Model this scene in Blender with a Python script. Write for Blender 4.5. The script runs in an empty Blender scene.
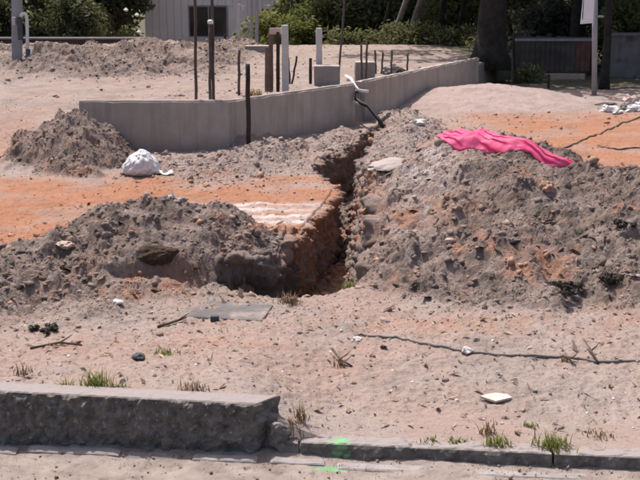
import bpy, bmesh, math, random
import numpy as np
from mathutils import Vector, Matrix, noise as mnoise

random.seed(7)
rng = np.random.default_rng(7)
scene = bpy.context.scene
R = math.radians

# ------------------------------------------------------------------ camera
EYE = 1.6                      # standing on the road, looking down on the lot
FOC = 1000.0                   # focal length in pixels of a 640 wide picture
TH = math.atan(0.24)
cam_d = bpy.data.cameras.new('camera')
cam = bpy.data.objects.new('camera', cam_d)
scene.collection.objects.link(cam)
cam_d.sensor_width = 36.0
cam_d.lens = 36.0 * FOC / 640.0
cam_d.clip_start = 0.05
cam_d.clip_end = 1500
cam.location = (0, 0, EYE)
cam.rotation_euler = (math.pi / 2 - TH, 0, 0)
scene.camera = cam

# ------------------------------------------------------------------ light
SUN_EL, SUN_AZ = 63.0, -32.0   # azimuth from +Y, negative = to the left
w = bpy.data.worlds.new('World')
scene.world = w
w.use_nodes = True
nt = w.node_tree
bg = nt.nodes['Background']
sky = nt.nodes.new('ShaderNodeTexSky')
sky.sky_type = 'NISHITA'
sky.sun_disc = False
sky.sun_elevation = R(SUN_EL)
sky.sun_rotation = R(SUN_AZ)
sky.dust_density = 4.0
sky.air_density = 0.8
sky.ozone_density = 0.4
nt.links.new(sky.outputs[0], bg.inputs[0])
bg.inputs[1].default_value = 0.125
sun_d = bpy.data.lights.new('sun', 'SUN')
sun_d.energy = 4.2
sun_d.angle = R(0.53)
sun_d.color = (1.0, 0.95, 0.89)
sun = bpy.data.objects.new('sun', sun_d)
scene.collection.objects.link(sun)
sv = Vector((math.sin(R(SUN_AZ)) * math.cos(R(SUN_EL)), math.cos(R(SUN_AZ)) * math.cos(R(SUN_EL)), math.sin(R(SUN_EL))))
sun.rotation_euler = sv.to_track_quat('Z', 'Y').to_euler()
sun.location = (0, 0, 30)
vs = scene.view_settings
vs.view_transform = 'Standard'
vs.look = 'None'
vs.exposure = 0.5
vs.gamma = 1.0
scene.cycles.filter_width = 2.0
scene.cycles.max_bounces = 6

# ------------------------------------------------------------------ survey helpers
def slope(py):
    return math.tan(TH + math.atan((py - 240) / FOC))
def gp(px, py, z=0.1):
    """point at height z seen in this direction -> X, Y"""
    Y = (EYE - z) / slope(py)
    zc = Y * math.cos(TH) + (EYE - z) * math.sin(TH)
    return ((px - 320) / FOC * zc, Y)
def gp3(px, py, z=0.1):
    X, Y = gp(px, py, z)
    return Vector((X, Y, z))
def dp(px, py, Y):
    """point at distance Y seen in this direction -> X, Y, z"""
    z = EYE - Y * slope(py)
    zc = Y * math.cos(TH) + (EYE - z) * math.sin(TH)
    return Vector(((px - 320) / FOC * zc, Y, z))

def sstep(a, b, x):
    t = np.clip((x - a) / (b - a), 0, 1)
    return t * t * (3 - 2 * t)
def lerp(a, b, t):
    return a + (b - a) * t

# ------------------------------------------------------------------ noise
_perm = rng.random((256, 256))
_gx = np.cos(_perm * 2 * np.pi)
_gy = np.sin(_perm * 2 * np.pi)
def gnoise(x, y):
    xi = np.floor(x).astype(np.int64); yi = np.floor(y).astype(np.int64)
    xf = x - xi; yf = y - yi
    u = xf ** 3 * (xf * (xf * 6 - 15) + 10); v = yf ** 3 * (yf * (yf * 6 - 15) + 10)
    def g(i, j):
        a = (xi + i) & 255; b = (yi + j) & 255
        return _gx[a, b] * (xf - i) + _gy[a, b] * (yf - j)
    return 1.5 * lerp(lerp(g(0, 0), g(1, 0), u), lerp(g(0, 1), g(1, 1), u), v)
def fbm(x, y, f, octs=4, gain=0.5):
    s = np.zeros_like(x); a = 1.0
    for o in range(octs):
        s += a * gnoise(x * f + 17.3 * o, y * f + 9.1 * o)
        f *= 2.07; a *= gain
    return s
def billow(x, y, f, octs=3, gain=0.5):
    s = np.zeros_like(x); a = 1.0
    for o in range(octs):
        s += a * (np.abs(gnoise(x * f + 31.7 * o, y * f + 5.3 * o)) * 2 - 0.5)
        f *= 2.11; a *= gain
    return s

_cx = rng.random((256, 256)); _cy = rng.random((256, 256)); _ch = rng.random((256, 256))
def cells(x, y, f):
    """rounded broken lumps of random height with creases between them"""
    x = x * f; y = y * f
    xi = np.floor(x).astype(np.int64); yi = np.floor(y).astype(np.int64)
    best = np.full(x.shape, -1.0)
    for i in (-1, 0, 1):
        for j in (-1, 0, 1):
            a = (xi + i) & 255; b = (yi + j) & 255
            dx = xi + i + _cx[a, b] - x; dy = yi + j + _cy[a, b] - y; h = _ch[a, b]
            sx = 0.8 + 0.9 * _cy[b, a]; 
            d2 = (dx * dx * sx + dy * dy / sx) / (0.25 + 0.45 * h)
            best = np.maximum(best, (0.35 + 0.75 * h) * (1 - d2))
    return np.maximum(best, 0.0)
# ------------------------------------------------------------------ terrain
KA, KB = 3.3265, -0.0987                      # kerb face line  Y = KA + KB*X
def kerbY(X):
    return KA + KB * X
WALL = [(-2.31, 10.2), (-0.873, 10.2), (0.434, 12.4), (0.60, 12.75), (2.80, 17.87), (4.2, 21.0)]

def seg_field(X, Y, pts, kf, kb, rad=0.12, ks=None):
    """height of a dumped ridge: pts (X,Y,z) crest; kf/kb slopes of the near and far side"""
    best = np.full(X.shape, -9.0)
    ks = ks or 0.5 * (kf + kb)
    if len(pts) == 1:
        pts = [pts[0], (pts[0][0] + 1e-3, pts[0][1], pts[0][2])]
    for (x0, y0, z0), (x1, y1, z1) in zip(pts[:-1], pts[1:]):
        dx, dy = x1 - x0, y1 - y0
        t = np.clip(((X - x0) * dx + (Y - y0) * dy) / (dx * dx + dy * dy), 0, 1)
        ex = X - (x0 + t * dx); ey = Y - (y0 + t * dy)
        k = np.where(ey < 0, kf, kb)
        d = np.sqrt((ex * ks) ** 2 + (ey * k) ** 2 + (rad * ks) ** 2) - rad * ks
        best = np.maximum(best, z0 + t * (z1 - z0) - d)
    return best
def smax(a, b, k=0.05):
    h = np.clip(0.5 + 0.5 * (a - b) / k, 0, 1)
    return lerp(b, a, h) + k * h * (1 - h)

def S(px, py, Y):
    v = dp(px, py, Y)
    return (v.x, v.y, v.z)

LEFT_RIDGE = [S(-60, 270, 5.2), S(7, 253, 5.3), S(45, 240, 5.5), S(86, 226, 5.7), S(127, 206, 5.85), S(160, 199, 5.9), S(192, 202, 5.9), S(222, 218, 5.85), S(250, 240, 5.75), S(272, 256, 5.7)]
RIGHT_RIDGE = [S(412, 160, 7.2), S(434, 147, 7.0), S(452, 140, 6.9), S(475, 134, 6.8), S(497, 138, 6.7), S(525, 155, 6.5), S(560, 171, 6.3), S(600, 172, 6.2), S(660, 170, 6.2), S(760, 180, 6.2)]
RIGHT_LOW = [S(442, 232, 5.9), S(500, 236, 5.7), S(570, 238, 5.6), S(640, 232, 5.6), S(720, 235, 5.6)]
SAND_RIDGE = [S(405, 107, 14.2), S(430, 95, 14.6), S(460, 87, 15.0), S(490, 84, 15.2), S(520, 88, 15.2), S(560, 96, 15.2), S(600, 103, 15.0), S(660, 107, 15.0)]
PILE_RIDGE = [S(44, 124, 9.9), S(58, 113, 9.9), S(72, 112, 9.75), S(88, 127, 9.4), S(98, 150, 9.0)]
BERM_L = [S(205, 162, 9.5), S(245, 152, 9.75), S(268, 138, 10.0), S(288, 141, 10.1), S(305, 146, 10.1), S(325, 139, 10.5), S(345, 130, 11.2)]
BERM_R = [S(352, 178, 8.4), S(362, 160, 9.0), S(392, 140, 10.0), S(410, 126, 11.2), S(400, 112, 12.6)]
TRENCH = [(0.06, 5.04), (-0.2, 4.99), (-0.46, 5.03), (-0.60, 5.13), (-0.56, 5.34), (-0.42, 5.44), (-0.27, 5.52), (-0.21, 5.85), (-0.165, 6.4), (-0.07, 7.0), (0.04, 7.5), (0.10, 8.0), (0.02, 8.5), (-0.06, 9.0), (-0.05, 9.6), (0.07, 9.9), (0.24, 10.25), (0.42, 11.0), (0.62, 12.25),
          (0.88, 12.5), (0.76, 11.5), (0.62, 10.6), (0.50, 9.8), (0.42, 9.1), (0.36, 8.4), (0.38, 7.5), (0.38, 6.6), (0.34, 5.9), (0.26, 5.3)]
DITCH = [(-1.15, 5.16), (-0.9, 5.09), (-0.58, 5.06), (-0.5, 5.3), (-0.6, 5.32), (-0.9, 5.25)]

def poly_sd(X, Y, poly):
    """signed distance, positive inside"""
    d = np.full(X.shape, 1e9); ins = np.zeros(X.shape, bool)
    n = len(poly)
    for i in range(n):
        x0, y0 = poly[i]; x1, y1 = poly[(i + 1) % n]
        dx, dy = x1 - x0, y1 - y0
        t = np.clip(((X - x0) * dx + (Y - y0) * dy) / (dx * dx + dy * dy), 0, 1)
        d = np.minimum(d, (X - x0 - t * dx) ** 2 + (Y - y0 - t * dy) ** 2)
        c = ((y0 > Y) != (y1 > Y)) & (X < dx * (Y - y0) / (dy if abs(dy) > 1e-9 else 1e-9) + x0)
        ins ^= c
    d = np.sqrt(d)
    return np.where(ins, d, -d)

def bump2(X, Y, x, y, rx, ry):
    return np.exp(-(((X - x) / rx) ** 2 + ((Y - y) / ry) ** 2))

def terrain(X, Y, detail=True, cut=True):
    X = np.asarray(X, float); Y = np.asarray(Y, float)
    # undisturbed ground
    zv = lerp(0.178, 0.046, sstep(-0.34, 0.06, X))
    z = lerp(zv, 0.10, sstep(3.5, 4.5, Y))
    # made-up ground: slope left of the foundation, level fill inside it
    xw = np.interp(Y, [p[1] for p in WALL[1:]], [p[0] for p in WALL[1:]])
    inside = sstep(0.02, 0.10, xw - X) * sstep(10.22, 10.32, Y)
    slope_l = sstep(8.6, 12.0, Y)
    m = lerp(inside, slope_l, sstep(-1.9, -2.5, X))
    fill = 0.5
    z = lerp(z, fill, m)
    # the lot ends: ground drops towards the neighbours
    drop = sstep(25.5, 29, Y) * sstep(3.5, 1.0, X - (Y - 24) * 0.1)
    z = z - 1.15 * drop
    n_lo = fbm(X, Y, 0.8, 3)
    z = z + 0.02 * n_lo * sstep(3.9, 4.6, Y)
    # old dug mounds behind, left
    ne0 = fbm(X + 3, Y + 80, 0.5, 3)
    mm = sstep(13.4, 15.6, Y) * sstep(27, 24, Y) * sstep(-0.9, -2.0, X - (Y - 16) * 0.02) * (0.55 + 0.45 * sstep(-0.5, 0.2, ne0))
    lump = 0.05 + 0.15 * billow(X, Y, 0.36, 4, 0.55) + 0.0 * sstep(20, 24, Y)
    mound_bg = mm * np.maximum(lump, -0.05)
    z = z + mound_bg
    wx = X + 0.05 * fbm(X + 9, Y, 2.5, 2); wy = Y + 0.08 * fbm(X, Y + 7, 2.5, 2)
    z0 = z.copy()
    hl = seg_field(wx, wy, LEFT_RIDGE, 0.42, 0.75, 0.18, 0.5)
    hr = seg_field(wx, wy, RIGHT_RIDGE, 0.40, 0.55, 0.35, 0.55)
    hr2 = seg_field(wx, wy, RIGHT_LOW, 0.42, 0.3, 0.25, 0.4)
    hs = seg_field(wx, wy, SAND_RIDGE, 0.22, 0.30, 0.5, 0.25)
    hp = seg_field(X + 0.22 * fbm(X + 9, Y, 2.0, 3), Y + 0.2 * fbm(X, Y + 7, 2.0, 3), PILE_RIDGE, 0.55, 0.7, 0.12, 0.85)
    hb = seg_field(wx, wy, BERM_L, 0.35, 0.5, 0.15, 0.45)
    hb2 = seg_field(wx, wy, BERM_R, 0.35, 0.45, 0.25, 0.40)
    xc = np.interp(Y, [4.9, 5.9, 7.0, 8.2, 9.6, 11.2, 12.4], [0.12, 0.12, 0.15, 0.22, 0.25, 0.58, 0.75])
    side = 2.0 * np.maximum(0, xc - X); hr = hr - side; hr2 = hr2 - side; hb2 = hb2 - side
    z = smax(hl, z, 0.06); z = smax(hr, z, 0.08); z = smax(hr2, z, 0.08)
    z = smax(hs, z, 0.05); z = smax(hp, z, 0.06); z = smax(hb, z, 0.04); z = smax(hb2, z, 0.05)
    g_l = sstep(-0.05, 0.06, hl - z0); g_r = np.maximum(sstep(-0.06, 0.05, hr - z0), sstep(-0.05, 0.05, hr2 - z0))
    g_s = sstep(-0.02, 0.06, hs - z0); g_p = sstep(-0.04, 0.06, hp - z0)
    g_b = np.maximum(sstep(-0.03, 0.06, hb - z0), sstep(-0.03, 0.06, hb2 - z0))
    edge = 0.0
    tr = poly_sd(X, Y, TRENCH) + 0.005
    di = poly_sd(X, Y, DITCH)
    # steep bank where the left mound was cut by the trench
    g_rub = bump2(X, Y, -0.9, 9.2, 0.9, 0.8)
    foot = sstep(-0.7, -1.1, X) * sstep(4.35, 4.7, Y) * sstep(5.4, 5.0, Y)
    flatz = sstep(-1.4, -1.0, X) * sstep(6.45, 6.7, Y) * sstep(8.0, 7.7, Y) * sstep(0.2, 0.05, X)
    rough = np.clip(0.7 * foot + 1.0 * g_l + 1.0 * g_r + 0.9 * g_p + 0.8 * g_b + 0.8 * mm + 0.95 * g_rub, 0, 1) * (1 - 0.85 * g_s) * (1 - flatz)
    flat = sstep(3.45, 3.7, Y)
    if detail:
        b1 = billow(X, Y, 3.2, 3, 0.55); b2 = billow(X + 3, Y + 8, 11.0, 3, 0.6)
        f1 = fbm(X, Y, 7.0, 4, 0.55)
        wxx = X + 0.02 * fbm(X + 2, Y, 9, 3); wyy = Y + 0.02 * fbm(X, Y + 4, 9, 3)
        pm = sstep(-0.45, 0.35, fbm(X + 60, Y + 20, 1.9, 3)); pm2 = sstep(-0.3, 0.45, fbm(X + 20, Y + 66, 3.1, 3))
        cl = 0.046 * cells(wxx, wyy, 6.5) * pm + 0.030 * cells(wxx + 3, wyy + 1, 15.0) * (0.25 + 0.75 * pm2) + 0.013 * cells(wxx, wyy, 36.0) * (0.4 + 0.6 * pm)
        z = z + rough * (cl - 0.020 + 0.022 * b1 + 0.014 * f1 + 0.040 * fbm(X + 5, Y + 2, 1.6, 3))
        z = z + (1 - rough) * flat * (0.009 * f1 + 0.006 * fbm(X, Y, 28, 2) + 0.012 * fbm(X, Y, 2.2, 2) * sstep(3.9, 4.8, Y))
        far_l = sstep(11, 14, Y)
        z = z + far_l * rough * (0.06 * billow(X, Y, 1.4, 3, 0.65) + 0.10 * cells(wxx, wyy, 2.2) * pm + 0.05 * cells(wxx, wyy, 5.0) - 0.04)
    # shallow ditch and the trench itself
    z = lerp(z, np.minimum(z, 0.05 + 0.04 * n_lo), sstep(-0.03, 0.12, di))
    tdep = lerp(-0.42, -0.36, sstep(6.5, 9.5, Y))
    wall_k = 0.05
    tm = sstep(0.0, 1.0, tr / np.maximum(wall_k, 0.02))
    floor = tdep + 0.05 * fbm(X, Y, 5.0, 3)
    if not cut: tm = tm * 0
    z = lerp(z, np.minimum(z, floor), tm)
    if detail:
        wallband = 4 * tm * (1 - tm)
        z = z + 0 * wallband
    # road cut: drops out of sight under the kerb
    z = np.where(Y < kerbY(X) + 0.045, -0.12, z)
    # ------------- soil kinds
    ne = fbm(X + 40, Y + 11, 1.7, 4, 0.6)
    nf = fbm(X + 4, Y + 31, 6.0, 4, 0.6)
    orange = np.zeros_like(X)
    o1 = sstep(5.2, 5.9, Y) * sstep(9.0, 8.0, Y + 0.5 * ne) * sstep(0.6, 0.0, X) * sstep(-0.05, 0.05, 0.42 - (Y - 5.6) * 0.0 + 0 * X)
    orange = np.maximum(orange, o1 * (1 - np.clip(g_l * 1.3, 0, 1)))
    o2 = sstep(7.6, 8.4, Y + 0.5 * ne - 0.35 * (X - 2)) * sstep(14.2, 13.0, Y) * sstep(1.0, 2.2, X - 0.10 * (Y - 9) + 0.3 * ne)
    orange = np.maximum(orange, o2 * (1 - np.clip(g_r * 1.2, 0, 1)) * (1 - g_s))
    orange = np.maximum(orange, sstep(0.02, 0.2, tm) * sstep(9.5, 7.5, Y) * sstep(5.5, 6.0, Y) * sstep(-0.3, 0.3, nf + 0.1) * sstep(-0.22, -0.02, z + 0.08 * ne))
    patch = sstep(0.45, 0.9, ne + 0.4 * nf) * rough * sstep(9.5, 8.0, Y)
    orange = np.maximum(orange, 0.8 * patch)
    orange = np.maximum(orange, 0.85 * bump2(X, Y, -0.75, 5.1, 0.5, 0.16) * sstep(-0.4, 0.4, nf))
    orange = np.maximum(orange, 0.8 * bump2(X, Y, 0.50, 5.78, 0.30, 0.16) * sstep(-0.5, 0.2, nf))
    orange = np.maximum(orange, 0.5 * bump2(X, Y, 0.7, 4.55, 1.2, 0.16) * sstep(-0.5, 0.3, nf))
    orange = np.maximum(orange, 0.35 * bump2(X, Y, -0.6, 4.2, 0.9, 0.25) * sstep(-0.5, 0.3, nf))
    grey = np.clip(np.maximum(np.maximum(g_l, g_r), np.maximum(0.95 * g_p, 0.95 * mm)) + 0.25 * g_rub + 0.5 * foot, 0, 1)
    grey = grey * (1 - 0.8 * sstep(-2.7, -3.2, X + 0.3 * ne) * sstep(8, 8.5, Y) * sstep(13, 12, Y))
    grey = grey * (1 - 0.92 * sstep(1.12, 0.6, X - 0.35 * (Y - 6.2) + 0.22 * ne + 0.15 * nf) * sstep(5.15, 5.6, Y + 0.3 * ne) * sstep(0.1, 0.3, X) * sstep(13, 12, Y))
    orange = np.maximum(orange, 0.38 * sstep(-2.6, -3.2, X + 0.4 * ne) * sstep(8.2, 8.8, Y) * sstep(11.5, 10.5, Y + 0.4 * nf))
    grey = np.maximum(grey, 0.30 * m * sstep(-0.3, 0.5, ne + 0.5 * nf) * sstep(10.5, 11.5, Y))
    grey = np.clip(np.maximum(grey * (0.9 + 0.6 * nf + 0.3 * ne), 0.95 * tm), 0, 1) * (1 - orange)
    white = np.zeros_like(X)
    yy = Y + 0.03 * nf
    for yc, ww in ((6.82, 0.05), (7.02, 0.075), (7.22, 0.04), (7.38, 0.045)):
        white = np.maximum(white, (0.8 + 0.2 * np.sin(X * 9 + yc * 40)) * np.exp(-((yy - yc) / ww) ** 4) * sstep(-1.15, -0.75, X + 0.25 * nf) * sstep(0.07, 0.0, X - (Y - 7.0) * 0.25))
    white = np.maximum(white, 0.28 * sstep(6.65, 6.8, yy) * sstep(7.55, 7.4, yy) * sstep(-1.25, -0.7, X + 0.25 * nf) * sstep(0.07, 0.0, X - (Y - 7.0) * 0.25))
    white = white * sstep(-0.75, -0.05, nf + 0.25) * (1 - tm)
    z = z + 0.008 * white * (Y < 7.6)
    white = np.maximum(white, 0.85 * bump2(X, Y, 0.72, 6.35, 0.20, 0.30) * sstep(-0.3, 0.4, nf))
    white = np.clip(white, 0, 1)
    orange = orange * (1 - 0.45 * sstep(0.0, 0.7, ne * 0.6 + fbm(X * 0.6 + 70, Y * 1.6, 1.4, 3)) * (1 - rough)); orange = orange * (1 - 0.8 * white); grey = grey * (1 - white)
    humus = np.maximum(sstep(17.0, 17.9, Y + 0.5 * ne) * sstep(2.7, 3.3, X), sstep(26.5, 28.5, Y + 0.8 * ne) * np.maximum(sstep(-1.6, -0.4, X), sstep(-7.2, -8.0, X)))
    return z, dict(humus=humus, dark=0 * X, orange=np.clip(orange, 0, 1), grey=grey, white=white, sand=np.clip(g_s, 0, 1), rough=rough, gl=g_l, gr=g_r, gp=g_p, mm=mm, tm=tm, gb=g_b, rub=g_rub)

def hit(px, py):
    """where the line of sight meets the ground -> X, Y"""
    Y = np.exp(np.linspace(math.log(3.4), math.log(40), 1600)); s_ = slope(py); zr = EYE - Y * s_
    X = (px - 320) / FOC * (Y * math.cos(TH) + (EYE - zr) * math.sin(TH))
    zt, _ = terrain(X, Y); k_ = np.argmax(zt >= zr)
    return float(X[k_]), float(Y[k_])
def hz(X, Y):
    z, a = terrain(np.array([X], float), np.array([Y], float))
    return float(z[0])

# ------------------------------------------------------------------ scene helpers
C = scene.collection
def link(o, parent=None):
    C.objects.link(o)
    if parent is not None:
        o.parent = parent
    return o
def tag(o, label=None, cat=None, group=None, kind=None):
    if label: o['label'] = label
    if cat: o['category'] = cat
    if group: o['group'] = group
    if kind: o['kind'] = kind
    return o
def empty(name, loc, rz=0.0):
    o = bpy.data.objects.new(name, None)
    o.location = loc; o.rotation_euler = (0, 0, rz); o.empty_display_size = 0.1
    return link(o)
def mesh_np(name, V, F, mats=None, smooth=False, attrs=None):
    """V (n,3), F (m,k) all faces the same size"""
    V = np.asarray(V, np.float32); F = np.asarray(F, np.int32)
    me = bpy.data.meshes.new(name)
    m, k = F.shape
    me.vertices.add(len(V)); me.vertices.foreach_set('co', V.ravel())
    me.loops.add(m * k); me.loops.foreach_set('vertex_index', F.ravel())
    me.polygons.add(m)
    me.polygons.foreach_set('loop_start', np.arange(0, m * k, k, dtype=np.int32))
    if smooth:
        me.polygons.foreach_set('use_smooth', np.ones(m, bool))
    me.update(calc_edges=True)
    for an, av in (attrs or {}).items():
        at = me.attributes.new(an, 'FLOAT', 'POINT')
        at.data.foreach_set('value', np.asarray(av, np.float32).ravel())
    for mt in (mats or []):
        me.materials.append(mt)
    return me
def mesh_obj(name, V, F, mt, parent=None, smooth=False, attrs=None):
    return link(bpy.data.objects.new(name, mesh_np(name, V, F, [mt], smooth, attrs)), parent)
def mesh_py(name, V, F, mt, parent=None, smooth=False):
    me = bpy.data.meshes.new(name)
    me.from_pydata([tuple(v) for v in V], [], F)
    me.materials.append(mt)
    if smooth:
        for p in me.polygons: p.use_smooth = True
    me.update()
    return link(bpy.data.objects.new(name, me), parent)

class MB:
    """collects pieces of ONE object"""
    def __init__(self): self.V = []; self.F = []
    def add(self, V, F):
        b = len(self.V); self.V += [tuple(v) for v in V]; self.F += [tuple(i + b for i in f) for f in F]
    def box(self, x0, x1, y0, y1, z0, z1):
        self.add([(x0, y0, z0), (x1, y0, z0), (x1, y1, z0), (x0, y1, z0), (x0, y0, z1), (x1, y0, z1), (x1, y1, z1), (x0, y1, z1)],
                 [(0, 3, 2, 1), (4, 5, 6, 7), (0, 1, 5, 4), (1, 2, 6, 5), (2, 3, 7, 6), (3, 0, 4, 7)])
    def tube(self, pts, rad, n=8):
        pts = [Vector(p) for p in pts]
        if not hasattr(rad, '__len__'): rad = [rad] * len(pts)
        rings = []; up = None
        for i, p in enumerate(pts):
            d = (pts[min(i + 1, len(pts) - 1)] - pts[max(i - 1, 0)]).normalized()
            if up is None:
                up = Vector((0, 0, 1)) if abs(d.z) < 0.9 else Vector((1, 0, 0))
            a = d.cross(up).normalized(); b = a.cross(d).normalized(); up = b
            rings.append([p + (a * math.cos(2 * math.pi * k / n) + b * math.sin(2 * math.pi * k / n)) * rad[i] for k in range(n)])
        V = [v for r in rings for v in r]; F = []
        for i in range(len(rings) - 1):
            for k in range(n):
                F.append((i * n + k, i * n + (k + 1) % n, (i + 1) * n + (k + 1) % n, (i + 1) * n + k))
        F.append(tuple(range(n - 1, -1, -1))); F.append(tuple(range((len(rings) - 1) * n, len(rings) * n)))
        self.add(V, F)
    def build(self, name, mt, parent=None, smooth=False, bevel=0.0):
        o = mesh_py(name, self.V, self.F, mt, parent, smooth)
        if bevel:
            m = o.modifiers.new('bevel', 'BEVEL'); m.width = bevel; m.segments = 2; m.limit_method = 'ANGLE'
        return o

def rough_block(name, c, n, amp, freq, mt, parent=None, seed=0.0, face_amp=None, smooth=False, rnd=0.0):
    """block from 8 corners c[(i,j,k)] with a hewn, noisy shell. n = cuts along each axis"""
    nx, ny, nz = n
    P = {}
    V = []; idx = {}
    cs = [[[Vector(c[i][j][k]) for k in (0, 1)] for j in (0, 1)] for i in (0, 1)]
    cen = sum((cs[i][j][k] for i in (0, 1) for j in (0, 1) for k in (0, 1)), Vector()) / 8
    def pt(i, j, k):
        key = (i, j, k)
        if key in idx: return idx[key]
        u, v, t = i / nx, j / ny, k / nz
        p = Vector()
        for a in (0, 1):
            for b in (0, 1):
                for d in (0, 1):
                    p += cs[a][b][d] * ((u if a else 1 - u) * (v if b else 1 - v) * (t if d else 1 - t))
        nrm = Vector((0, 0, 0))
        if i == 0: nrm.x -= 1
        if i == nx: nrm.x += 1
        if j == 0: nrm.y -= 1
        if j == ny: nrm.y += 1
        if k == 0: nrm.z -= 1
        if k == nz: nrm.z += 1
        A = amp
        if face_amp:
            A = max(face_amp.get(kk, 0) for kk in ([('x', i == 0), ('X', i == nx), ('y', j == 0), ('Y', j == ny), ('z', k == 0), ('Z', k == nz)]) if kk[1]) if False else amp
            fa = []
            if i == 0: fa.append(face_amp.get('x', amp))
            if i == nx: fa.append(face_amp.get('X', amp))
            if j == 0: fa.append(face_amp.get('y', amp))
            if j == ny: fa.append(face_amp.get('Y', amp))
            if k == 0: fa.append(face_amp.get('z', amp))
            if k == nz: fa.append(face_amp.get('Z', amp))
            A = min(fa) if len(fa) > 1 else fa[0]
        q = p * freq + Vector((seed, seed * 1.7, seed * 0.3))
        nv = mnoise.fractal(q, 0.8, 2.1, 4)
        L = nrm.length
        corner = -rnd * (L > 1.1) * (1.0 if L < 1.5 else 1.6)
        p = p + nrm.normalized() * (nv * A + corner)
        idx[key] = len(V); V.append(p)
        return idx[key]
    F = []
    for j in range(ny):
        for k in range(nz):
            F.append((pt(0, j, k), pt(0, j, k + 1), pt(0, j + 1, k + 1), pt(0, j + 1, k)))
            F.append((pt(nx, j, k), pt(nx, j + 1, k), pt(nx, j + 1, k + 1), pt(nx, j, k + 1)))
    for i in range(nx):
        for k in range(nz):
            F.append((pt(i, 0, k), pt(i + 1, 0, k), pt(i + 1, 0, k + 1), pt(i, 0, k + 1)))
            F.append((pt(i, ny, k), pt(i, ny, k + 1), pt(i + 1, ny, k + 1), pt(i + 1, ny, k)))
    for i in range(nx):
        for j in range(ny):
            F.append((pt(i, j, 0), pt(i, j + 1, 0), pt(i + 1, j + 1, 0), pt(i + 1, j, 0)))
            F.append((pt(i, j, nz), pt(i + 1, j, nz), pt(i + 1, j + 1, nz), pt(i, j + 1, nz)))
    return mesh_py(name, V, F, mt, parent, smooth)
def box_corners(x0, x1, y0, y1, z0, z1):
    return [[[(x, y, z) for z in (z0, z1)] for y in (y0, y1)] for x in (x0, x1)]

# ------------------------------------------------------------------ materials
def new_mat(name, rough=0.9, spec=0.2):
    m = bpy.data.materials.new(name); m.use_nodes = True
    b = m.node_tree.nodes['Principled BSDF']
    b.inputs['Roughness'].default_value = rough
    b.inputs['Specular IOR Level'].default_value = spec
    return m, m.node_tree, b
def ramp(nt, fac, stops):
    r = nt.nodes.new('ShaderNodeValToRGB')
    el = r.color_ramp.elements
    while len(el) < len(stops): el.new(0.5)
    for e, (p, c) in zip(el, stops):
        e.position = p; e.color = (*c, 1)
    nt.links.new(fac, r.inputs[0])
    return r.outputs[0]
def tnoise(nt, scale, detail=4, rough=0.6, vec=None, dist=0.0):
    t = nt.nodes.new('ShaderNodeTexNoise')
    t.inputs['Scale'].default_value = scale; t.inputs['Detail'].default_value = detail
    t.inputs['Roughness'].default_value = rough; t.inputs['Distortion'].default_value = dist
    if vec is not None: nt.links.new(vec, t.inputs['Vector'])
    return t.outputs[0]
def mix(nt, fac, a, b, mode='MIX'):
    m = nt.nodes.new('ShaderNodeMix'); m.data_type = 'RGBA'; m.blend_type = mode
    for s, v in ((m.inputs[0], fac), (m.inputs[6], a), (m.inputs[7], b)):
        if hasattr(v, 'is_linked'): nt.links.new(v, s)
        elif isinstance(v, (int, float)): s.default_value = v
        else: s.default_value = (*v, 1)
    return m.outputs[2]
def mathn(nt, op, a, b=None):
    m = nt.nodes.new('ShaderNodeMath'); m.operation = op
    for s, v in ((m.inputs[0], a), (m.inputs[1], b)):
        if v is None: continue
        if hasattr(v, 'is_linked'): nt.links.new(v, s)
        else: s.default_value = v
    return m.outputs[0]
def mathv(nt, vec, off):
    m = nt.nodes.new('ShaderNodeVectorMath'); m.operation = 'ADD'; nt.links.new(vec, m.inputs[0]); m.inputs[1].default_value = (off, off * 0.7, off * 0.3)
    return m.outputs[0]
def attr(nt, name):
    a = nt.nodes.new('ShaderNodeAttribute'); a.attribute_name = name
    return a.outputs['Fac']
def objco(nt):
    return nt.nodes.new('ShaderNodeTexCoord').outputs['Object']
def bump(nt, b, h, strength, dist):
    n = nt.nodes.new('ShaderNodeBump'); n.inputs['Strength'].default_value = strength; n.inputs['Distance'].default_value = dist
    nt.links.new(h, n.inputs['Height']); nt.links.new(n.outputs[0], b.inputs['Normal'])
def simple(name, c0, c1, scale=6, rough=0.85, spec=0.2, bscale=None, bstr=0.4, bdist=0.01, detail=5, spots=None, metal=0.0):
    """two-tone noisy procedural material"""
    m, nt, b = new_mat(name, rough, spec)
    co = objco(nt)
    col = ramp(nt, tnoise(nt, scale, detail, 0.65, co), [(0.3, c0), (0.7, c1)])
    if spots:
        sc, lo, c2 = spots
        f = ramp(nt, tnoise(nt, sc, 3, 0.6, co), [(lo, (0, 0, 0)), (lo + 0.1, (1, 1, 1))])
        col = mix(nt, f, col, c2)
    nt.links.new(col, b.inputs['Base Color'])
    b.inputs['Metallic'].default_value = metal
    if bscale:
        bump(nt, b, tnoise(nt, bscale, 5, 0.7, co), bstr, bdist)
    return m

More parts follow.
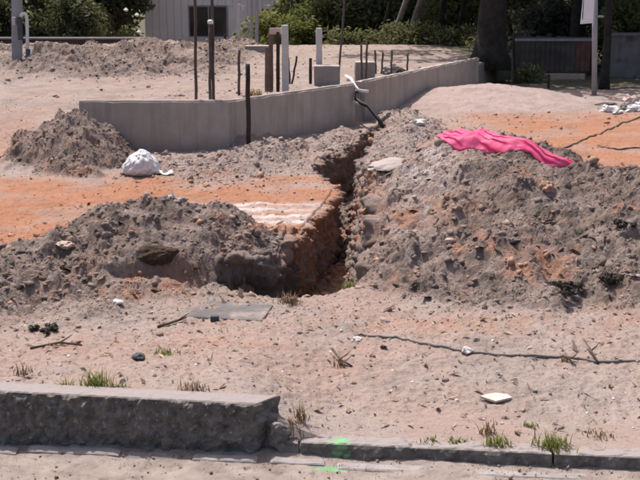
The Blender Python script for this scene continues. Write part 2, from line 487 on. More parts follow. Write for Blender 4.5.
ORANGE = ((0.295, 0.133, 0.078), (0.385, 0.192, 0.120))
GREY = ((0.100, 0.077, 0.067), (0.215, 0.168, 0.148))
PALE = ((0.265, 0.209, 0.187), (0.358, 0.292, 0.264))
def soil_material():
    m, nt, b = new_mat('soil', 0.95, 0.1)
    co = objco(nt)
    n_mid = tnoise(nt, 9, 6, 0.7, co); n_fine = tnoise(nt, 75, 4, 0.7, co); n_lo = tnoise(nt, 1.6, 4, 0.6, co)
    nn = mathn(nt, 'ADD', mathn(nt, 'MULTIPLY', n_mid, 0.55), mathn(nt, 'MULTIPLY', n_fine, 0.45))
    def two(c): return ramp(nt, nn, [(0.36, c[0]), (0.64, c[1])])
    pale = mix(nt, mathn(nt, 'MULTIPLY', ramp(nt, n_lo, [(0.42, (0, 0, 0)), (0.66, (1, 1, 1))]), 0.55), two(PALE), (0.34, 0.222, 0.178))
    col = mix(nt, attr(nt, 'sand'), pale, two(((0.33, 0.245, 0.225), (0.40, 0.31, 0.285))))
    mot = ramp(nt, tnoise(nt, 5.5, 5, 0.7, co), [(0.44, (0, 0, 0)), (0.62, (1, 1, 1))])
    gcol = mix(nt, mathn(nt, 'MULTIPLY', mot, 0.6), two(GREY), (0.285, 0.200, 0.165))
    mot2 = ramp(nt, tnoise(nt, 3.3, 5, 0.7, mathv(nt, co, 7.7)), [(0.56, (0, 0, 0)), (0.68, (1, 1, 1))])
    gcol = mix(nt, mathn(nt, 'MULTIPLY', mot2, 0.55), gcol, (0.34, 0.185, 0.125))
    col = mix(nt, attr(nt, 'grey'), col, gcol)
    ow = attr(nt, 'orange')
    col = mix(nt, ow, col, two(ORANGE))
    col = mix(nt, attr(nt, 'white'), col, two(((0.42, 0.345, 0.325), (0.64, 0.57, 0.555))))
    col = mix(nt, attr(nt, 'dark'), col, two(((0.050, 0.037, 0.030), (0.105, 0.080, 0.066))))  # shade of the near left trench bank, put into the soil colour
    col = mix(nt, attr(nt, 'humus'), col, two(((0.055, 0.052, 0.033), (0.13, 0.115, 0.078))))
    gp_ = ramp(nt, tnoise(nt, 2.6, 5, 0.65, mathv(nt, co, 3.3)), [(0.50, (0, 0, 0)), (0.70, (1, 1, 1))])
    col = mix(nt, mathn(nt, 'MULTIPLY', gp_, 0.4), col, (0.20, 0.165, 0.145))
    # crumbs of humus and stone grit
    sp = ramp(nt, tnoise(nt, 46, 2, 0.5, co), [(0.62, (0, 0, 0)), (0.71, (1, 1, 1))])
    col = mix(nt, mathn(nt, 'MULTIPLY', sp, 0.55), col, (0.10, 0.07, 0.055))
    sp2 = ramp(nt, tnoise(nt, 90, 1, 0.5, co), [(0.74, (0, 0, 0)), (0.78, (1, 1, 1))])
    col = mix(nt, mathn(nt, 'MULTIPLY', sp2, 0.6), col, (0.60, 0.53, 0.50))
    nt.links.new(col, b.inputs['Base Color'])
    bump(nt, b, mathn(nt, 'ADD', mathn(nt, 'ADD', n_mid, mathn(nt, 'MULTIPLY', n_fine, 0.7)), mathn(nt, 'MULTIPLY', tnoise(nt, 190, 3, 0.7, co), 0.35)), 0.85, 0.016)
    return m
M = {}
M['soil'] = soil_material()
def clod_material():
    m, nt, b = new_mat('clod', 0.97, 0.08)
    co = objco(nt)
    n = tnoise(nt, 40, 4, 0.7, co)
    g = ramp(nt, n, [(0.3, (0.11, 0.085, 0.074)), (0.7, (0.225, 0.178, 0.156))])
    o = ramp(nt, n, [(0.3, (0.33, 0.175, 0.115)), (0.7, (0.43, 0.25, 0.175))])
    p = ramp(nt, n, [(0.3, (0.27, 0.195, 0.17)), (0.7, (0.39, 0.30, 0.27))])
    col = mix(nt, attr(nt, 'pale'), g, p)
    col = mix(nt, attr(nt, 'orange'), col, o)
    col = mix(nt, attr(nt, 'dark'), col, (0.045, 0.036, 0.030))
    nt.links.new(col, b.inputs['Base Color'])
    bump(nt, b, n, 0.6, 0.01)
    return m
M['clod'] = clod_material()
M['road'] = simple('road_sand', (0.19, 0.152, 0.133), (0.335, 0.280, 0.250), 9, 0.95, 0.1, 60, 0.8, 0.010, spots=(17, 0.58, (0.175, 0.14, 0.12)))
M['granite'] = simple('granite', (0.070, 0.063, 0.056), (0.205, 0.185, 0.168), 22, 0.9, 0.2, 60, 0.45, 0.008, spots=(55, 0.60, (0.30, 0.28, 0.27)))
M['granite_flat'] = simple('granite_flat', (0.20, 0.175, 0.17), (0.33, 0.295, 0.285), 14, 0.9, 0.2, 60, 0.4, 0.005)
M['concrete'] = simple('concrete_grey', (0.215, 0.190, 0.180), (0.31, 0.28, 0.265), 3.0, 0.92, 0.15, 45, 0.35, 0.006, spots=(2.2, 0.62, (0.18, 0.158, 0.15)))
M['lid'] = simple('lid_concrete', (0.105, 0.093, 0.092), (0.165, 0.148, 0.146), 9, 0.9, 0.15, 70, 0.3, 0.004, spots=(7, 0.56, (0.27, 0.215, 0.19)))
M['dark_lid'] = simple('dark_block', (0.05, 0.055, 0.06), (0.09, 0.095, 0.10), 12, 0.8, 0.2, 40, 0.3, 0.004)
M['pale_post'] = simple('pale_concrete', (0.42, 0.39, 0.385), (0.56, 0.53, 0.52), 5, 0.9, 0.15, 30, 0.4, 0.005)
M['grey_post'] = simple('grey_post', (0.25, 0.25, 0.265), (0.34, 0.34, 0.35), 4, 0.9, 0.15, 30, 0.3, 0.005)
M['rust'] = simple('rusty_steel', (0.06, 0.047, 0.043), (0.12, 0.092, 0.083), 20, 0.85, 0.3, 80, 0.5, 0.003)
M['wood'] = simple('weathered_wood', (0.115, 0.078, 0.062), (0.20, 0.145, 0.12), 8, 0.9, 0.1, 30, 0.5, 0.006)
M['fence_wood'] = simple('fence_wood', (0.06, 0.05, 0.045), (0.13, 0.108, 0.095), 3, 0.9, 0.1, 30, 0.5, 0.006)
M['dark_wood'] = simple('dark_wood', (0.035, 0.028, 0.025), (0.07, 0.056, 0.05), 9, 0.9, 0.1, 30, 0.5, 0.006)
M['brown_wood'] = simple('brown_boards', (0.12, 0.058, 0.048), (0.20, 0.105, 0.09), 6, 0.85, 0.15, 30, 0.3, 0.004)
M['white_plastic'] = simple('white_plastic', (0.56, 0.545, 0.55), (0.70, 0.685, 0.69), 5, 0.5, 0.4, 14, 0.3, 0.01)
M['white_stone'] = simple('white_stone', (0.50, 0.45, 0.43), (0.68, 0.63, 0.61), 14, 0.85, 0.2, 40, 0.5, 0.006)
M['tan'] = simple('tan_stone', (0.40, 0.29, 0.23), (0.5, 0.38, 0.31), 12, 0.9, 0.1, 40, 0.4, 0.006)
M['tile'] = simple('pale_tile', (0.47, 0.37, 0.32), (0.60, 0.50, 0.45), 12, 0.7, 0.3, 60, 0.2, 0.003)
M['hose'] = simple('hose_grey', (0.15, 0.13, 0.115), (0.24, 0.21, 0.19), 25, 0.75, 0.3)
M['black_pipe'] = simple('black_pipe', (0.015, 0.015, 0.016), (0.035, 0.034, 0.034), 20, 0.5, 0.4)
M['blue_paint'] = simple('dark_blue', (0.05, 0.065, 0.12), (0.08, 0.10, 0.17), 12, 0.6, 0.3)
M['bark'] = simple('bark_dark', (0.018, 0.016, 0.015), (0.052, 0.045, 0.040), 7, 0.95, 0.1, 18, 1.0, 0.03)
M['bark_pale'] = simple('bark_pale', (0.10, 0.085, 0.075), (0.30, 0.26, 0.235), 7, 0.95, 0.1, 18, 0.8, 0.02)
M['twig'] = simple('twig', (0.06, 0.042, 0.033), (0.13, 0.095, 0.075), 15, 0.95, 0.1)
M['sign'] = simple('sign_white', (0.70, 0.70, 0.74), (0.80, 0.80, 0.84), 6, 0.5, 0.4)
M['house'] = simple('house_paint', (0.76, 0.71, 0.69), (0.84, 0.79, 0.77), 2.5, 0.85, 0.15, 20, 0.2, 0.004)
M['house_trim'] = simple('house_trim', (0.50, 0.36, 0.34), (0.58, 0.44, 0.42), 4, 0.8, 0.2)
M['roof'] = simple('roof_tiles', (0.22, 0.11, 0.085), (0.32, 0.17, 0.13), 8, 0.9, 0.1, 20, 0.5, 0.01)
M['garden_wall'] = simple('garden_wall', (0.13, 0.118, 0.110), (0.22, 0.20, 0.19), 2.0, 0.92, 0.1, 20, 0.4, 0.008, spots=(1.5, 0.54, (0.085, 0.062, 0.052)))
M['sod'] = simple('brown_sod', (0.055, 0.038, 0.028), (0.125, 0.088, 0.066), 30, 0.97, 0.05, 60, 1.0, 0.02)
M['clump'] = simple('dark_root_clump', (0.020, 0.021, 0.016), (0.055, 0.052, 0.042), 25, 0.97, 0.05, 50, 1.0, 0.02)
M['green_paint'] = simple('green_paint', (0.03, 0.30, 0.09), (0.07, 0.45, 0.15), 40, 0.8, 0.2, spots=(90, 0.47, (0.17, 0.20, 0.16)))
def dusty(m, dust, lo=0.55, hi=0.85):
    """settled sand on the upward faces of a stone"""
    nt = m.node_tree; b = nt.nodes['Principled BSDF']
    src = b.inputs['Base Color'].links[0].from_socket
    g = nt.nodes.new('ShaderNodeNewGeometry'); sx = nt.nodes.new('ShaderNodeSeparateXYZ'); nt.links.new(g.outputs['True Normal'], sx.inputs[0])
    f = ramp(nt, sx.outputs[2], [(lo, (0, 0, 0)), (hi, (1, 1, 1))])
    nt.links.new(mix(nt, f, src, dust), b.inputs['Base Color'])
    return m
dusty(M['granite'], (0.265, 0.228, 0.220), 0.94, 0.99); M['cast_wall'] = simple('cast_wall', (0.335, 0.288, 0.250), (0.435, 0.380, 0.335), 3.0, 0.92, 0.15, 45, 0.4, 0.006)
dusty(M['concrete'], (0.36, 0.30, 0.28), 0.86, 0.97); dusty(M['cast_wall'], (0.42, 0.36, 0.34), 0.86, 0.97)
def weathered(m):
    nt = m.node_tree; b = nt.nodes['Principled BSDF']; src = b.inputs['Base Color'].links[0].from_socket
    tc = nt.nodes.new('ShaderNodeTexCoord'); mp = nt.nodes.new('ShaderNodeMapping'); mp.inputs['Scale'].default_value = (7, 7, 0.7)
    nt.links.new(tc.outputs['Object'], mp.inputs[0])
    st = ramp(nt, tnoise(nt, 1.6, 5, 0.7, mp.outputs[0]), [(0.46, (0, 0, 0)), (0.66, (1, 1, 1))])
    c1 = mix(nt, mathn(nt, 'MULTIPLY', st, 0.3), src, (0.17, 0.145, 0.13))
    sx = nt.nodes.new('ShaderNodeSeparateXYZ'); nt.links.new(tc.outputs['Object'], sx.inputs[0])
    nz_ = mathn(nt, 'MULTIPLY', tnoise(nt, 5, 4, 0.6, tc.outputs['Object']), 0.22)
    sp = ramp(nt, mathn(nt, 'SUBTRACT', sx.outputs[2], nz_), [(0.02, (1, 1, 1)), (0.16, (0, 0, 0))])
    nt.links.new(mix(nt, mathn(nt, 'MULTIPLY', sp, 0.5), c1, (0.30, 0.225, 0.195)), b.inputs['Base Color'])
    return m
def glass_mat():
    m, nt, b = new_mat('dark_glass', 0.12, 0.5)
    co = objco(nt)
    nt.links.new(ramp(nt, tnoise(nt, 2, 2, 0.5, co), [(0.3, (0.012, 0.013, 0.014)), (0.7, (0.03, 0.031, 0.033))]), b.inputs['Base Color'])
    return m
weathered(M['cast_wall'])
M['glass'] = glass_mat()
def leafy(name, c0, c1, c2, trans=0.5):
    m, nt, b = new_mat(name, 0.65, 0.25)
    col = ramp(nt, attr(nt, 'tone'), [(0.0, c0), (0.6, c1), (1.0, c2)])
    nt.links.new(col, b.inputs['Base Color'])
    tr = nt.nodes.new('ShaderNodeBsdfTranslucent')
    nt.links.new(mix(nt, 1.0, col, (1.0, 1.0, 0.55), 'MULTIPLY'), tr.inputs[0])
    ms = nt.nodes.new('ShaderNodeMixShader'); ms.inputs[0].default_value = trans
    nt.links.new(b.outputs[0], ms.inputs[1]); nt.links.new(tr.outputs[0], ms.inputs[2])
    nt.links.new(ms.outputs[0], nt.nodes['Material Output'].inputs[0])
    return m
M['leaf_dark'] = leafy('leaf_dark', (0.07, 0.078, 0.048), (0.15, 0.155, 0.09), (0.27, 0.27, 0.15))
M['leaf_mid'] = leafy('leaf_mid', (0.08, 0.095, 0.04), (0.16, 0.175, 0.07), (0.28, 0.28, 0.12))
M['leaf_yellow'] = leafy('leaf_yellow', (0.075, 0.085, 0.03), (0.15, 0.165, 0.055), (0.24, 0.25, 0.10))
M['leaf_grey'] = leafy('leaf_grey', (0.05, 0.055, 0.05), (0.10, 0.105, 0.095), (0.17, 0.17, 0.155))
M['roots_and_shade'] = leafy('roots_and_shade', (0.022, 0.020, 0.015), (0.045, 0.038, 0.028), (0.085, 0.07, 0.05), 0.1)  # root scraps, also dark clumps painted in for shaded hollows
M['grass'] = leafy('grass_green', (0.10, 0.12, 0.035), (0.20, 0.22, 0.06), (0.36, 0.33, 0.13), 0.3)
M['dry'] = leafy('dry_grass', (0.13, 0.075, 0.05), (0.26, 0.17, 0.12), (0.42, 0.31, 0.22), 0.2)
def pink_mat():
    m, nt, b = new_mat('pink_sheet', 0.55, 0.25)
    co = objco(nt)
    col = ramp(nt, tnoise(nt, 9, 4, 0.6, co), [(0.3, (0.94, 0.13, 0.34)), (0.7, (0.97, 0.24, 0.45))])
    nt.links.new(col, b.inputs['Base Color'])
    bump(nt, b, tnoise(nt, 14, 2, 0.5, co, 0.4), 0.3, 0.02)
    tr = nt.nodes.new('ShaderNodeBsdfTranslucent'); nt.links.new(col, tr.inputs[0])
    ms = nt.nodes.new('ShaderNodeMixShader'); ms.inputs[0].default_value = 0.5
    nt.links.new(b.outputs[0], ms.inputs[1]); nt.links.new(tr.outputs[0], ms.inputs[2])
    nt.links.new(ms.outputs[0], nt.nodes['Material Output'].inputs[0])
    return m
M['pink'] = pink_mat()

# ================================================================== SETTING
# ground: one sheet from the kerb to the horizon
u = np.concatenate([np.linspace(-1.6, -0.46, 50)[:-1], np.linspace(-0.46, 0.46, 660), np.linspace(0.46, 1.6, 50)[1:]])
yr = np.concatenate([np.exp(np.linspace(math.log(3.0), math.log(20), 860))[:-1], np.exp(np.linspace(math.log(20), math.log(60), 170))[:-1], np.exp(np.linspace(math.log(60), math.log(700), 40))])
UU, YY = np.meshgrid(u, yr)
XX = UU * YY
Z, A = terrain(XX.ravel(), YY.ravel())
xr_, yr_ = XX.ravel(), YY.ravel()
wb_ = np.clip(4 * A['tm'] * (1 - A['tm']), 0, 1)
near_ = sstep(16, 10, yr_)
XX = xr_ + wb_ * 0.0 * fbm(yr_ * 1.0 + 3, Z * 1.6, 6, 4, 0.6) + near_ * A['rough'] * 0.009 * fbm(xr_ + 11, yr_ + Z, 14, 3)
YY = yr_ + wb_ * 0.0 * fbm(xr_ * 1.0 + 5, Z * 1.6, 6, 4, 0.6) + near_ * A['rough'] * 0.010 * fbm(xr_ + 51, yr_ - Z, 14, 3)
nr, nc = len(yr), len(u)
ii = (np.arange(nr - 1)[:, None] * nc + np.arange(nc - 1)[None, :]).ravel()
Fg = np.stack([ii, ii + 1, ii + nc + 1, ii + nc], 1)
ground = mesh_obj('ground', np.stack([XX.ravel(), YY.ravel(), Z], 1), Fg, M['soil'], None, True,
                  {k: A[k] for k in ('orange', 'grey', 'white', 'sand', 'humus', 'dark')})
rf = A['rough'].reshape(nr, nc)[:-1, :-1].ravel() + A['tm'].reshape(nr, nc)[:-1, :-1].ravel()
ground.data.polygons.foreach_set('use_smooth', (rf < 0.35))
tag(ground, kind='structure')

# the faces of the trench: soil layers, plus shade painted on the left bank
def trench_faces():
    n_ = len(TRENCH); P = []
    for i in range(n_):
        a, b, c_, d = [Vector((*TRENCH[(i + k_) % n_], 0)) for k_ in (-1, 0, 1, 2)]
        L = (c_ - b).length; k_n = max(3, int(L / 0.009))
        for k_ in range(k_n):
            t_ = k_ / k_n
            P.append(0.5 * (2 * b + (c_ - a) * t_ + (2 * a - 5 * b + 4 * c_ - d) * t_ ** 2 + (3 * b - a - 3 * c_ + d) * t_ ** 3) if True else b.lerp(c_, t_))
    N = len(P); nrm = []
    for i in range(N):
        d = P[(i + 4) % N] - P[i - 4]; nrm.append(Vector((d.y, -d.x, 0)).normalized())      # inward for this winding
    px_, py_ = np.array([p.x for p in P]), np.array([p.y for p in P])
    test = poly_sd(np.array([P[20].x + nrm[20].x * 0.03]), np.array([P[20].y + nrm[20].y * 0.03]), TRENCH)[0]
    sg = 1 if test > 0 else -1
    zt, at_ = terrain(px_ - sg * 0.03 * np.array([q.x for q in nrm]), py_ - sg * 0.03 * np.array([q.y for q in nrm]), True, False)
    half = max(range(N), key=lambda i: P[i].y)
    T = 64; V = np.zeros((N, T + 1, 3)); AT = {k_: np.zeros((N, T + 1)) for k_ in ('orange', 'grey', 'white', 'sand', 'humus', 'dark')}
    for i, (p, q) in enumerate(zip(P, nrm)):
        right = i > half
        zb = -0.50; zt_ = zt[i]
        q = q * sg
        sl = (0.20 if right else 0.075)
        if right and p.y > 8: sl = 0.12
        rim = 0.035 * mnoise.fractal(Vector((p.x * 4, p.y * 4, 7)), 0.8, 2, 3)
        for k_ in range(T + 1):
            t_ = k_ / T
            z = zt_ - 0.016 - (zt_ - zb) * max(0.0, (t_ - 0.08) / 0.92)
            off = -0.075 + 0.075 * min(1, t_ / 0.08) + sl * max(0, t_ - 0.08) ** 0.8
            w0 = min(1.0, t_ / 0.10)
            v3 = Vector((p.x, p.y, z))
            ch = mnoise.fractal(v3 * 6.0, 0.9, 2.0, 4)
            blk = abs(mnoise.noise(v3 * 13 + Vector((3, 1, 5)))) * 2 - 0.5
            fine = mnoise.noise(v3 * 42)
            ledge = 0.018 * math.sin(z * 38 + 3 * mnoise.noise(v3 * 2.5))
            fine2 = mnoise.noise(v3 * 90)
            off += w0 * (0.045 * ch + 0.030 * blk + 0.012 * fine + 0.005 * fine2 + ledge * 0.6 + abs(rim))
            off += 0.035 * math.exp(-((t_ - 0.12) / 0.07) ** 2) * (0.4 + ch)        # crumbling lip
            V[i, k_] = (p.x + q.x * off, p.y + q.y * off, z + w0 * (0.012 * blk + 0.010 * ch))
            depth = zt_ - z; st = mnoise.fractal(v3 * 3.0 + Vector((9, 2, 1)), 0.8, 2, 3); mo = mnoise.noise(v3 * 7)
            if right: o_ = 0.75 * (st > 0.10) * (6.0 < p.y < 8.0) * min(1, max(0, st * 3))
            else: o_ = max(0.0, min(1.0, (0.30 - depth + 0.16 * st) / 0.10)) * (1.0 if p.y > 5.9 else max(0, (p.y - 5.45) / 0.45)) * (1.0 if p.y < 8.6 else 0.25) * (0.75 + 0.25 * mo)
            if t_ < 0.1:
                f = t_ / 0.1
                for kk in AT: AT[kk][i, k_] = at_[kk][i] * (1 - f)
                AT['orange'][i, k_] = AT['orange'][i, k_] + o_ * f * 0.9; AT['grey'][i, k_] += f * (1 - o_) * 0.75
            else:
                bank_shade = 0.0 if right else max(0.0, min(1.0, (depth - 0.05 + 0.08 * st) / 0.06)) * max(0.0, min(1.0, (6.5 - p.y) / 0.5)) * (p.y > 5.06)  # painted shade: near left bank darkened below its rim
                AT['dark'][i, k_] = bank_shade * (0.8 + 0.2 * mo)
                AT['orange'][i, k_] = o_; AT['grey'][i, k_] = (1 - o_) * max(0, min(1, (0.45 if right else 0.9) + 0.5 * mo))
    ii_ = (np.arange(N)[:, None] * (T + 1) + np.arange(T)[None, :]).ravel(); jj_ = (((np.arange(N) + 1) % N)[:, None] * (T + 1) + np.arange(T)[None, :]).ravel()
    F = np.stack([ii_, jj_, jj_ + 1, ii_ + 1], 1) if sg < 0 else np.stack([ii_, ii_ + 1, jj_ + 1, jj_], 1)
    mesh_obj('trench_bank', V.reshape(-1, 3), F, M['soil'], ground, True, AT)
    sel = V[:, 5:, :].reshape(-1, 3); A2 = {k_: v[:, 5:].ravel() for k_, v in AT.items()}
    return sel, A2
BANK, BANK_A = trench_faces()
# road: sand-covered surface in front of the kerb
gx = np.concatenate([np.linspace(-40, -2.2, 12)[:-1], np.linspace(-2.2, 2.2, 300), np.linspace(2.2, 40, 12)[1:]])
tt = np.concatenate([np.linspace(0, 1.2, 120), np.linspace(1.2, 30, 20)[1:]])
GX, TT = np.meshgrid(gx, tt)
RX = GX; RY = kerbY(GX) + 0.03 - TT
RZ = 0.006 * fbm(RX.ravel(), RY.ravel(), 3.0, 3) + 0.0025 * fbm(RX.ravel(), RY.ravel(), 26, 3)
RZ = RZ + 0.012 * np.exp(-(TT.ravel() / 0.05) ** 2) * (0.5 + gnoise(RX.ravel() * 4, RY.ravel() * 4))
nr, nc = GX.shape
ii = (np.arange(nr - 1)[:, None] * nc + np.arange(nc - 1)[None, :]).ravel()
road = mesh_obj('road', np.stack([RX.ravel(), RY.ravel(), RZ], 1), np.stack([ii, ii + nc, ii + nc + 1, ii + 1], 1), M['road'], None, True)
tag(road, kind='structure')
# flat gutter stones half buried in the sand
def gutter_stone(x0, x1, off0, off1, top, seed):
    c = [[[(x, kerbY(x) - o, z) for z in (-0.06, top)] for o in (off1, off0)] for x in (x0, x1)]
    return rough_block('paving_stone', c, (14, 6, 2), 0.004, 9, M['granite_flat'], road, seed, rnd=0.006)
gutter_stone(-1.55, -1.10, 0.035, 0.095, 0.004, 1)
gutter_stone(-1.07, -0.72, 0.025, 0.085, 0.011, 2)
gutter_stone(-0.70, -0.50, 0.03, 0.085, 0.003, 3)
gutter_stone(-0.46, -0.22, 0.035, 0.09, 0.010, 4)
gutter_stone(-0.18, 0.02, 0.03, 0.085, 0.009, 5)
gutter_stone(0.05, 0.42, 0.04, 0.10, 0.002, 6)
gutter_stone(0.50, 0.95, 0.04, 0.095, 0.000, 7)

# ================================================================== KERB
def kerb_corners(x0, x1, thick, z0, z1a, z1b, cut=0.0, lean=0.012):
    out = []
    for x, zt in ((x0, z1a), (x1, z1b)):
        col = []
        for o in (0.0, thick):
            xx = x - (cut if (o == 0.0 and x == x1) else 0.0)
            col.append([(xx - (0.02 if (cut and x == x1) else 0), kerbY(xx) + o - (lean if o == 0 else 0), z0), (xx, kerbY(xx) + o, zt)])
        out.append(col)
    return out
k = empty('high_kerb_stone', (0, 0, 0))
tag(k, 'tall rough-hewn dark granite kerb stone with pale top along the road edge', 'kerb')
rough_block('stone', kerb_corners(-1.75, -0.145, 0.10, -0.05, 0.208, 0.190, 0.085), (240, 9, 32), 0.010, 26, M['granite'], k, 3.0, {'y': 0.017, 'X': 0.020, 'Z': 0.0018}, rnd=0.004)
rough_block('broken_lump', [[[(-0.185 + 0.07 * i + 0.01 * kk, kerbY(-0.17) + 0.005 + 0.06 * j, 0.03 + 0.085 * kk - 0.02 * i) for kk in (0, 1)] for j in (0, 1)] for i in (0, 1)], (8, 8, 8), 0.016, 22, M['granite'], k, 9.0, rnd=0.006)
low = [(-0.155, -0.075, 'short dark flush kerb stone beside the broken end of the tall kerb'),
       (-0.070, 0.82, 'long low flush kerb stone carrying the green paint mark'),
       (0.826, 1.75, 'low flush kerb stone furthest right, its ends mottled grey')]
lows = []
for i, (x0, x1, lb) in enumerate(low):
    n = max(6, int((x1 - x0) * 70))
    o = rough_block('low_kerb_stone', kerb_corners(x0, x1, 0.085, -0.05, 0.046 + 0.003 * (i == 1), 0.047, 0.0, 0.010), (n, 8, 8), 0.007, 15, M['granite'], None, 5.0 + i, {'y': 0.013, 'Z': 0.005}, rnd=0.004)
    tag(o, lb, 'kerb', 'low kerb stones along the road edge')
    lows.append(o)
# lime spray mark on the kerb and on the road
def sprayed(m0, name, blobs):
    m = m0.copy(); m.name = name; nt = m.node_tree; b = nt.nodes['Principled BSDF']; src = b.inputs['Base Color'].links[0].from_socket
    co = objco(nt); nz_ = tnoise(nt, 55, 3, 0.6, co); tot = None
    for c_, r_ in blobs:
        v = nt.nodes.new('ShaderNodeVectorMath'); v.operation = 'SUBTRACT'; nt.links.new(co, v.inputs[0]); v.inputs[1].default_value = c_
        d = nt.nodes.new('ShaderNodeVectorMath'); d.operation = 'DIVIDE'; nt.links.new(v.outputs[0], d.inputs[0]); d.inputs[1].default_value = r_
        l = nt.nodes.new('ShaderNodeVectorMath'); l.operation = 'LENGTH'; nt.links.new(d.outputs[0], l.inputs[0])
        f = mathn(nt, 'SUBTRACT', 1.0, l.outputs['Value']); tot = f if tot is None else mathn(nt, 'MAXIMUM', tot, f)
    fac = ramp(nt, mathn(nt, 'ADD', tot, mathn(nt, 'MULTIPLY', mathn(nt, 'SUBTRACT', nz_, 0.5), 2.2)), [(0.22, (0, 0, 0)), (0.8, (0.75, 0.75, 0.75))])
    nt.links.new(mix(nt, fac, src, (0.12, 0.42, 0.14)), b.inputs['Base Color'])
    return m
ky = kerbY(0.07)
lows[1].data.materials[0] = sprayed(M['granite'], 'granite_sprayed', [((0.072, ky + 0.03, 0.05), (0.055, 0.04, 0.02)), ((0.082, ky - 0.01, 0.036), (0.034, 0.06, 0.02)), ((0.066, ky - 0.01, 0.014), (0.036, 0.06, 0.016)), ((0.095, ky - 0.01, 0.008), (0.024, 0.06, 0.012))])
road.data.materials[0] = sprayed(M['road'], 'road_sprayed', [((0.036, ky - 0.092, 0.0), (0.085, 0.028, 0.1)), ((0.07, ky - 0.10, 0.0), (0.04, 0.02, 0.1))])

# ================================================================== FOUNDATION
def wall_strip(name, path, thick, z0, z1, label, n_per=14, seed=0):
    """cast wall following path (front face line), body built as one thing with a levelling cap"""
    e = empty(name, (path[0][0], path[0][1], 0))
    tag(e, label, 'foundation wall', 'concrete foundation walls')
    org = Vector((path[0][0], path[0][1], 0))
    V = []; F = []
    pts = []
    for (x0, y0), (x1, y1) in zip(path[:-1], path[1:]):
        L = math.hypot(x1 - x0, y1 - y0); n = max(2, int(L * n_per))
        for i in range(n): pts.append((x0 + (x1 - x0) * i / n, y0 + (y1 - y0) * i / n))
    pts.append(path[-1])
    nz = 8
    offs = []
    for i, p in enumerate(pts):
        a = pts[max(0, i - 1)]; b = pts[min(len(pts) - 1, i + 1)]
        d = Vector((b[0] - a[0], b[1] - a[1], 0)).normalized()
        offs.append(Vector((-d.y, d.x, 0)))
    ring = nz * 2 + 2
    for p, o in zip(pts, offs):
        base = Vector((p[0], p[1], 0))
        for kz in range(nz + 1):
            z = z0 + (z1 - z0) * kz / nz
            q = base + Vector((0, 0, z)); nv = mnoise.fractal(q * 2.3 + Vector((seed, 0, 0)), 0.8, 2.1, 4)
            top = 0.010 * mnoise.fractal(q * 5 + Vector((0, 9, 0)), 0.8, 2.1, 3) if kz == nz else 0
            V.append(q - o * (0.008 * nv) + Vector((0, 0, top)) - org)
        for kz in range(nz, -1, -1):
            z = z0 + (z1 - z0) * kz / nz
            q = base + o * thick + Vector((0, 0, z)); nv = mnoise.fractal(q * 2.3, 0.8, 2.1, 4)
            top = 0.010 * mnoise.fractal(q * 5 + Vector((0, 9, 0)), 0.8, 2.1, 3) if kz == nz else 0
            V.append(q + o * (0.008 * nv) + Vector((0, 0, top)) - org)
    for i in range(len(pts) - 1):
        for r in range(ring):
            F.append((i * ring + r, (i + 1) * ring + r, (i + 1) * ring + (r + 1) % ring, i * ring + (r + 1) % ring))
    F.append(tuple(range(ring))); e0 = (len(pts) - 1) * ring; F.append(tuple(range(e0 + ring - 1, e0 - 1, -1)))
    mesh_py('wall_body', V, F, M['cast_wall'], e)
    # mortar ridge along the top outer edge
    m = MB()
    q = [Vector((p[0], p[1], z1 + 0.004)) + o * 0.035 - org + Vector((0, 0, 0.004 * mnoise.noise(Vector((p[0] * 6, p[1] * 6, 0))))) for p, o in zip(pts, offs)]
    m.tube(q, [0.020 + 0.006 * mnoise.noise(Vector((v.x * 4, v.y * 4, 3))) for v in q], 6)
    m.build('mortar_edge', M['cast_wall'], e, True)
    return e
wall_strip('foundation_wall', [(-2.45, 10.2), (-0.93, 10.2), (0.434, 12.40)], 0.16, -0.5, 0.59, 'grey concrete foundation wall with a corner, in front of the rebars', 14, 0)
wall_strip('foundation_wall', [(0.575, 12.72), (2.80, 17.87)], 0.16, -0.5, 0.595, 'receding grey concrete foundation wall ending at the big dark tree trunk', 10, 5)

# white drain pipe through the gap between the two walls
e = empty('drain_pipe', tuple(dp(356, 88, 12.4)))
tag(e, 'white bent plastic pipe with a black hose, in the gap between foundation walls', 'pipe')
o3 = e.location
m = MB(); m.tube([dp(346, 76, 12.75) - o3, dp(351, 79, 12.55) - o3, dp(355, 86, 12.40) - o3, dp(358, 90, 12.36) - o3, dp(362, 91, 12.36) - o3, dp(368, 91.5, 12.4) - o3], 0.020, 10)
m.build('white_pipe', M['white_plastic'], e, True)
m = MB(); m.tube([dp(357, 92, 12.38) - o3, dp(356, 99, 12.3) - o3, dp(361, 103, 12.25) - o3, dp(368, 106, 12.2) - o3, dp(377, 117, 12.1) - o3, dp(385, 129, 11.95) - o3], 0.024, 8)
m.build('black_hose', M['black_pipe'], e, True)
m = MB(); m.tube([dp(353, 102, 12.28) - o3, dp(362, 104, 12.26) - o3], 0.018, 8)
m.build('pipe_collar', M['white_plastic'], e, True)

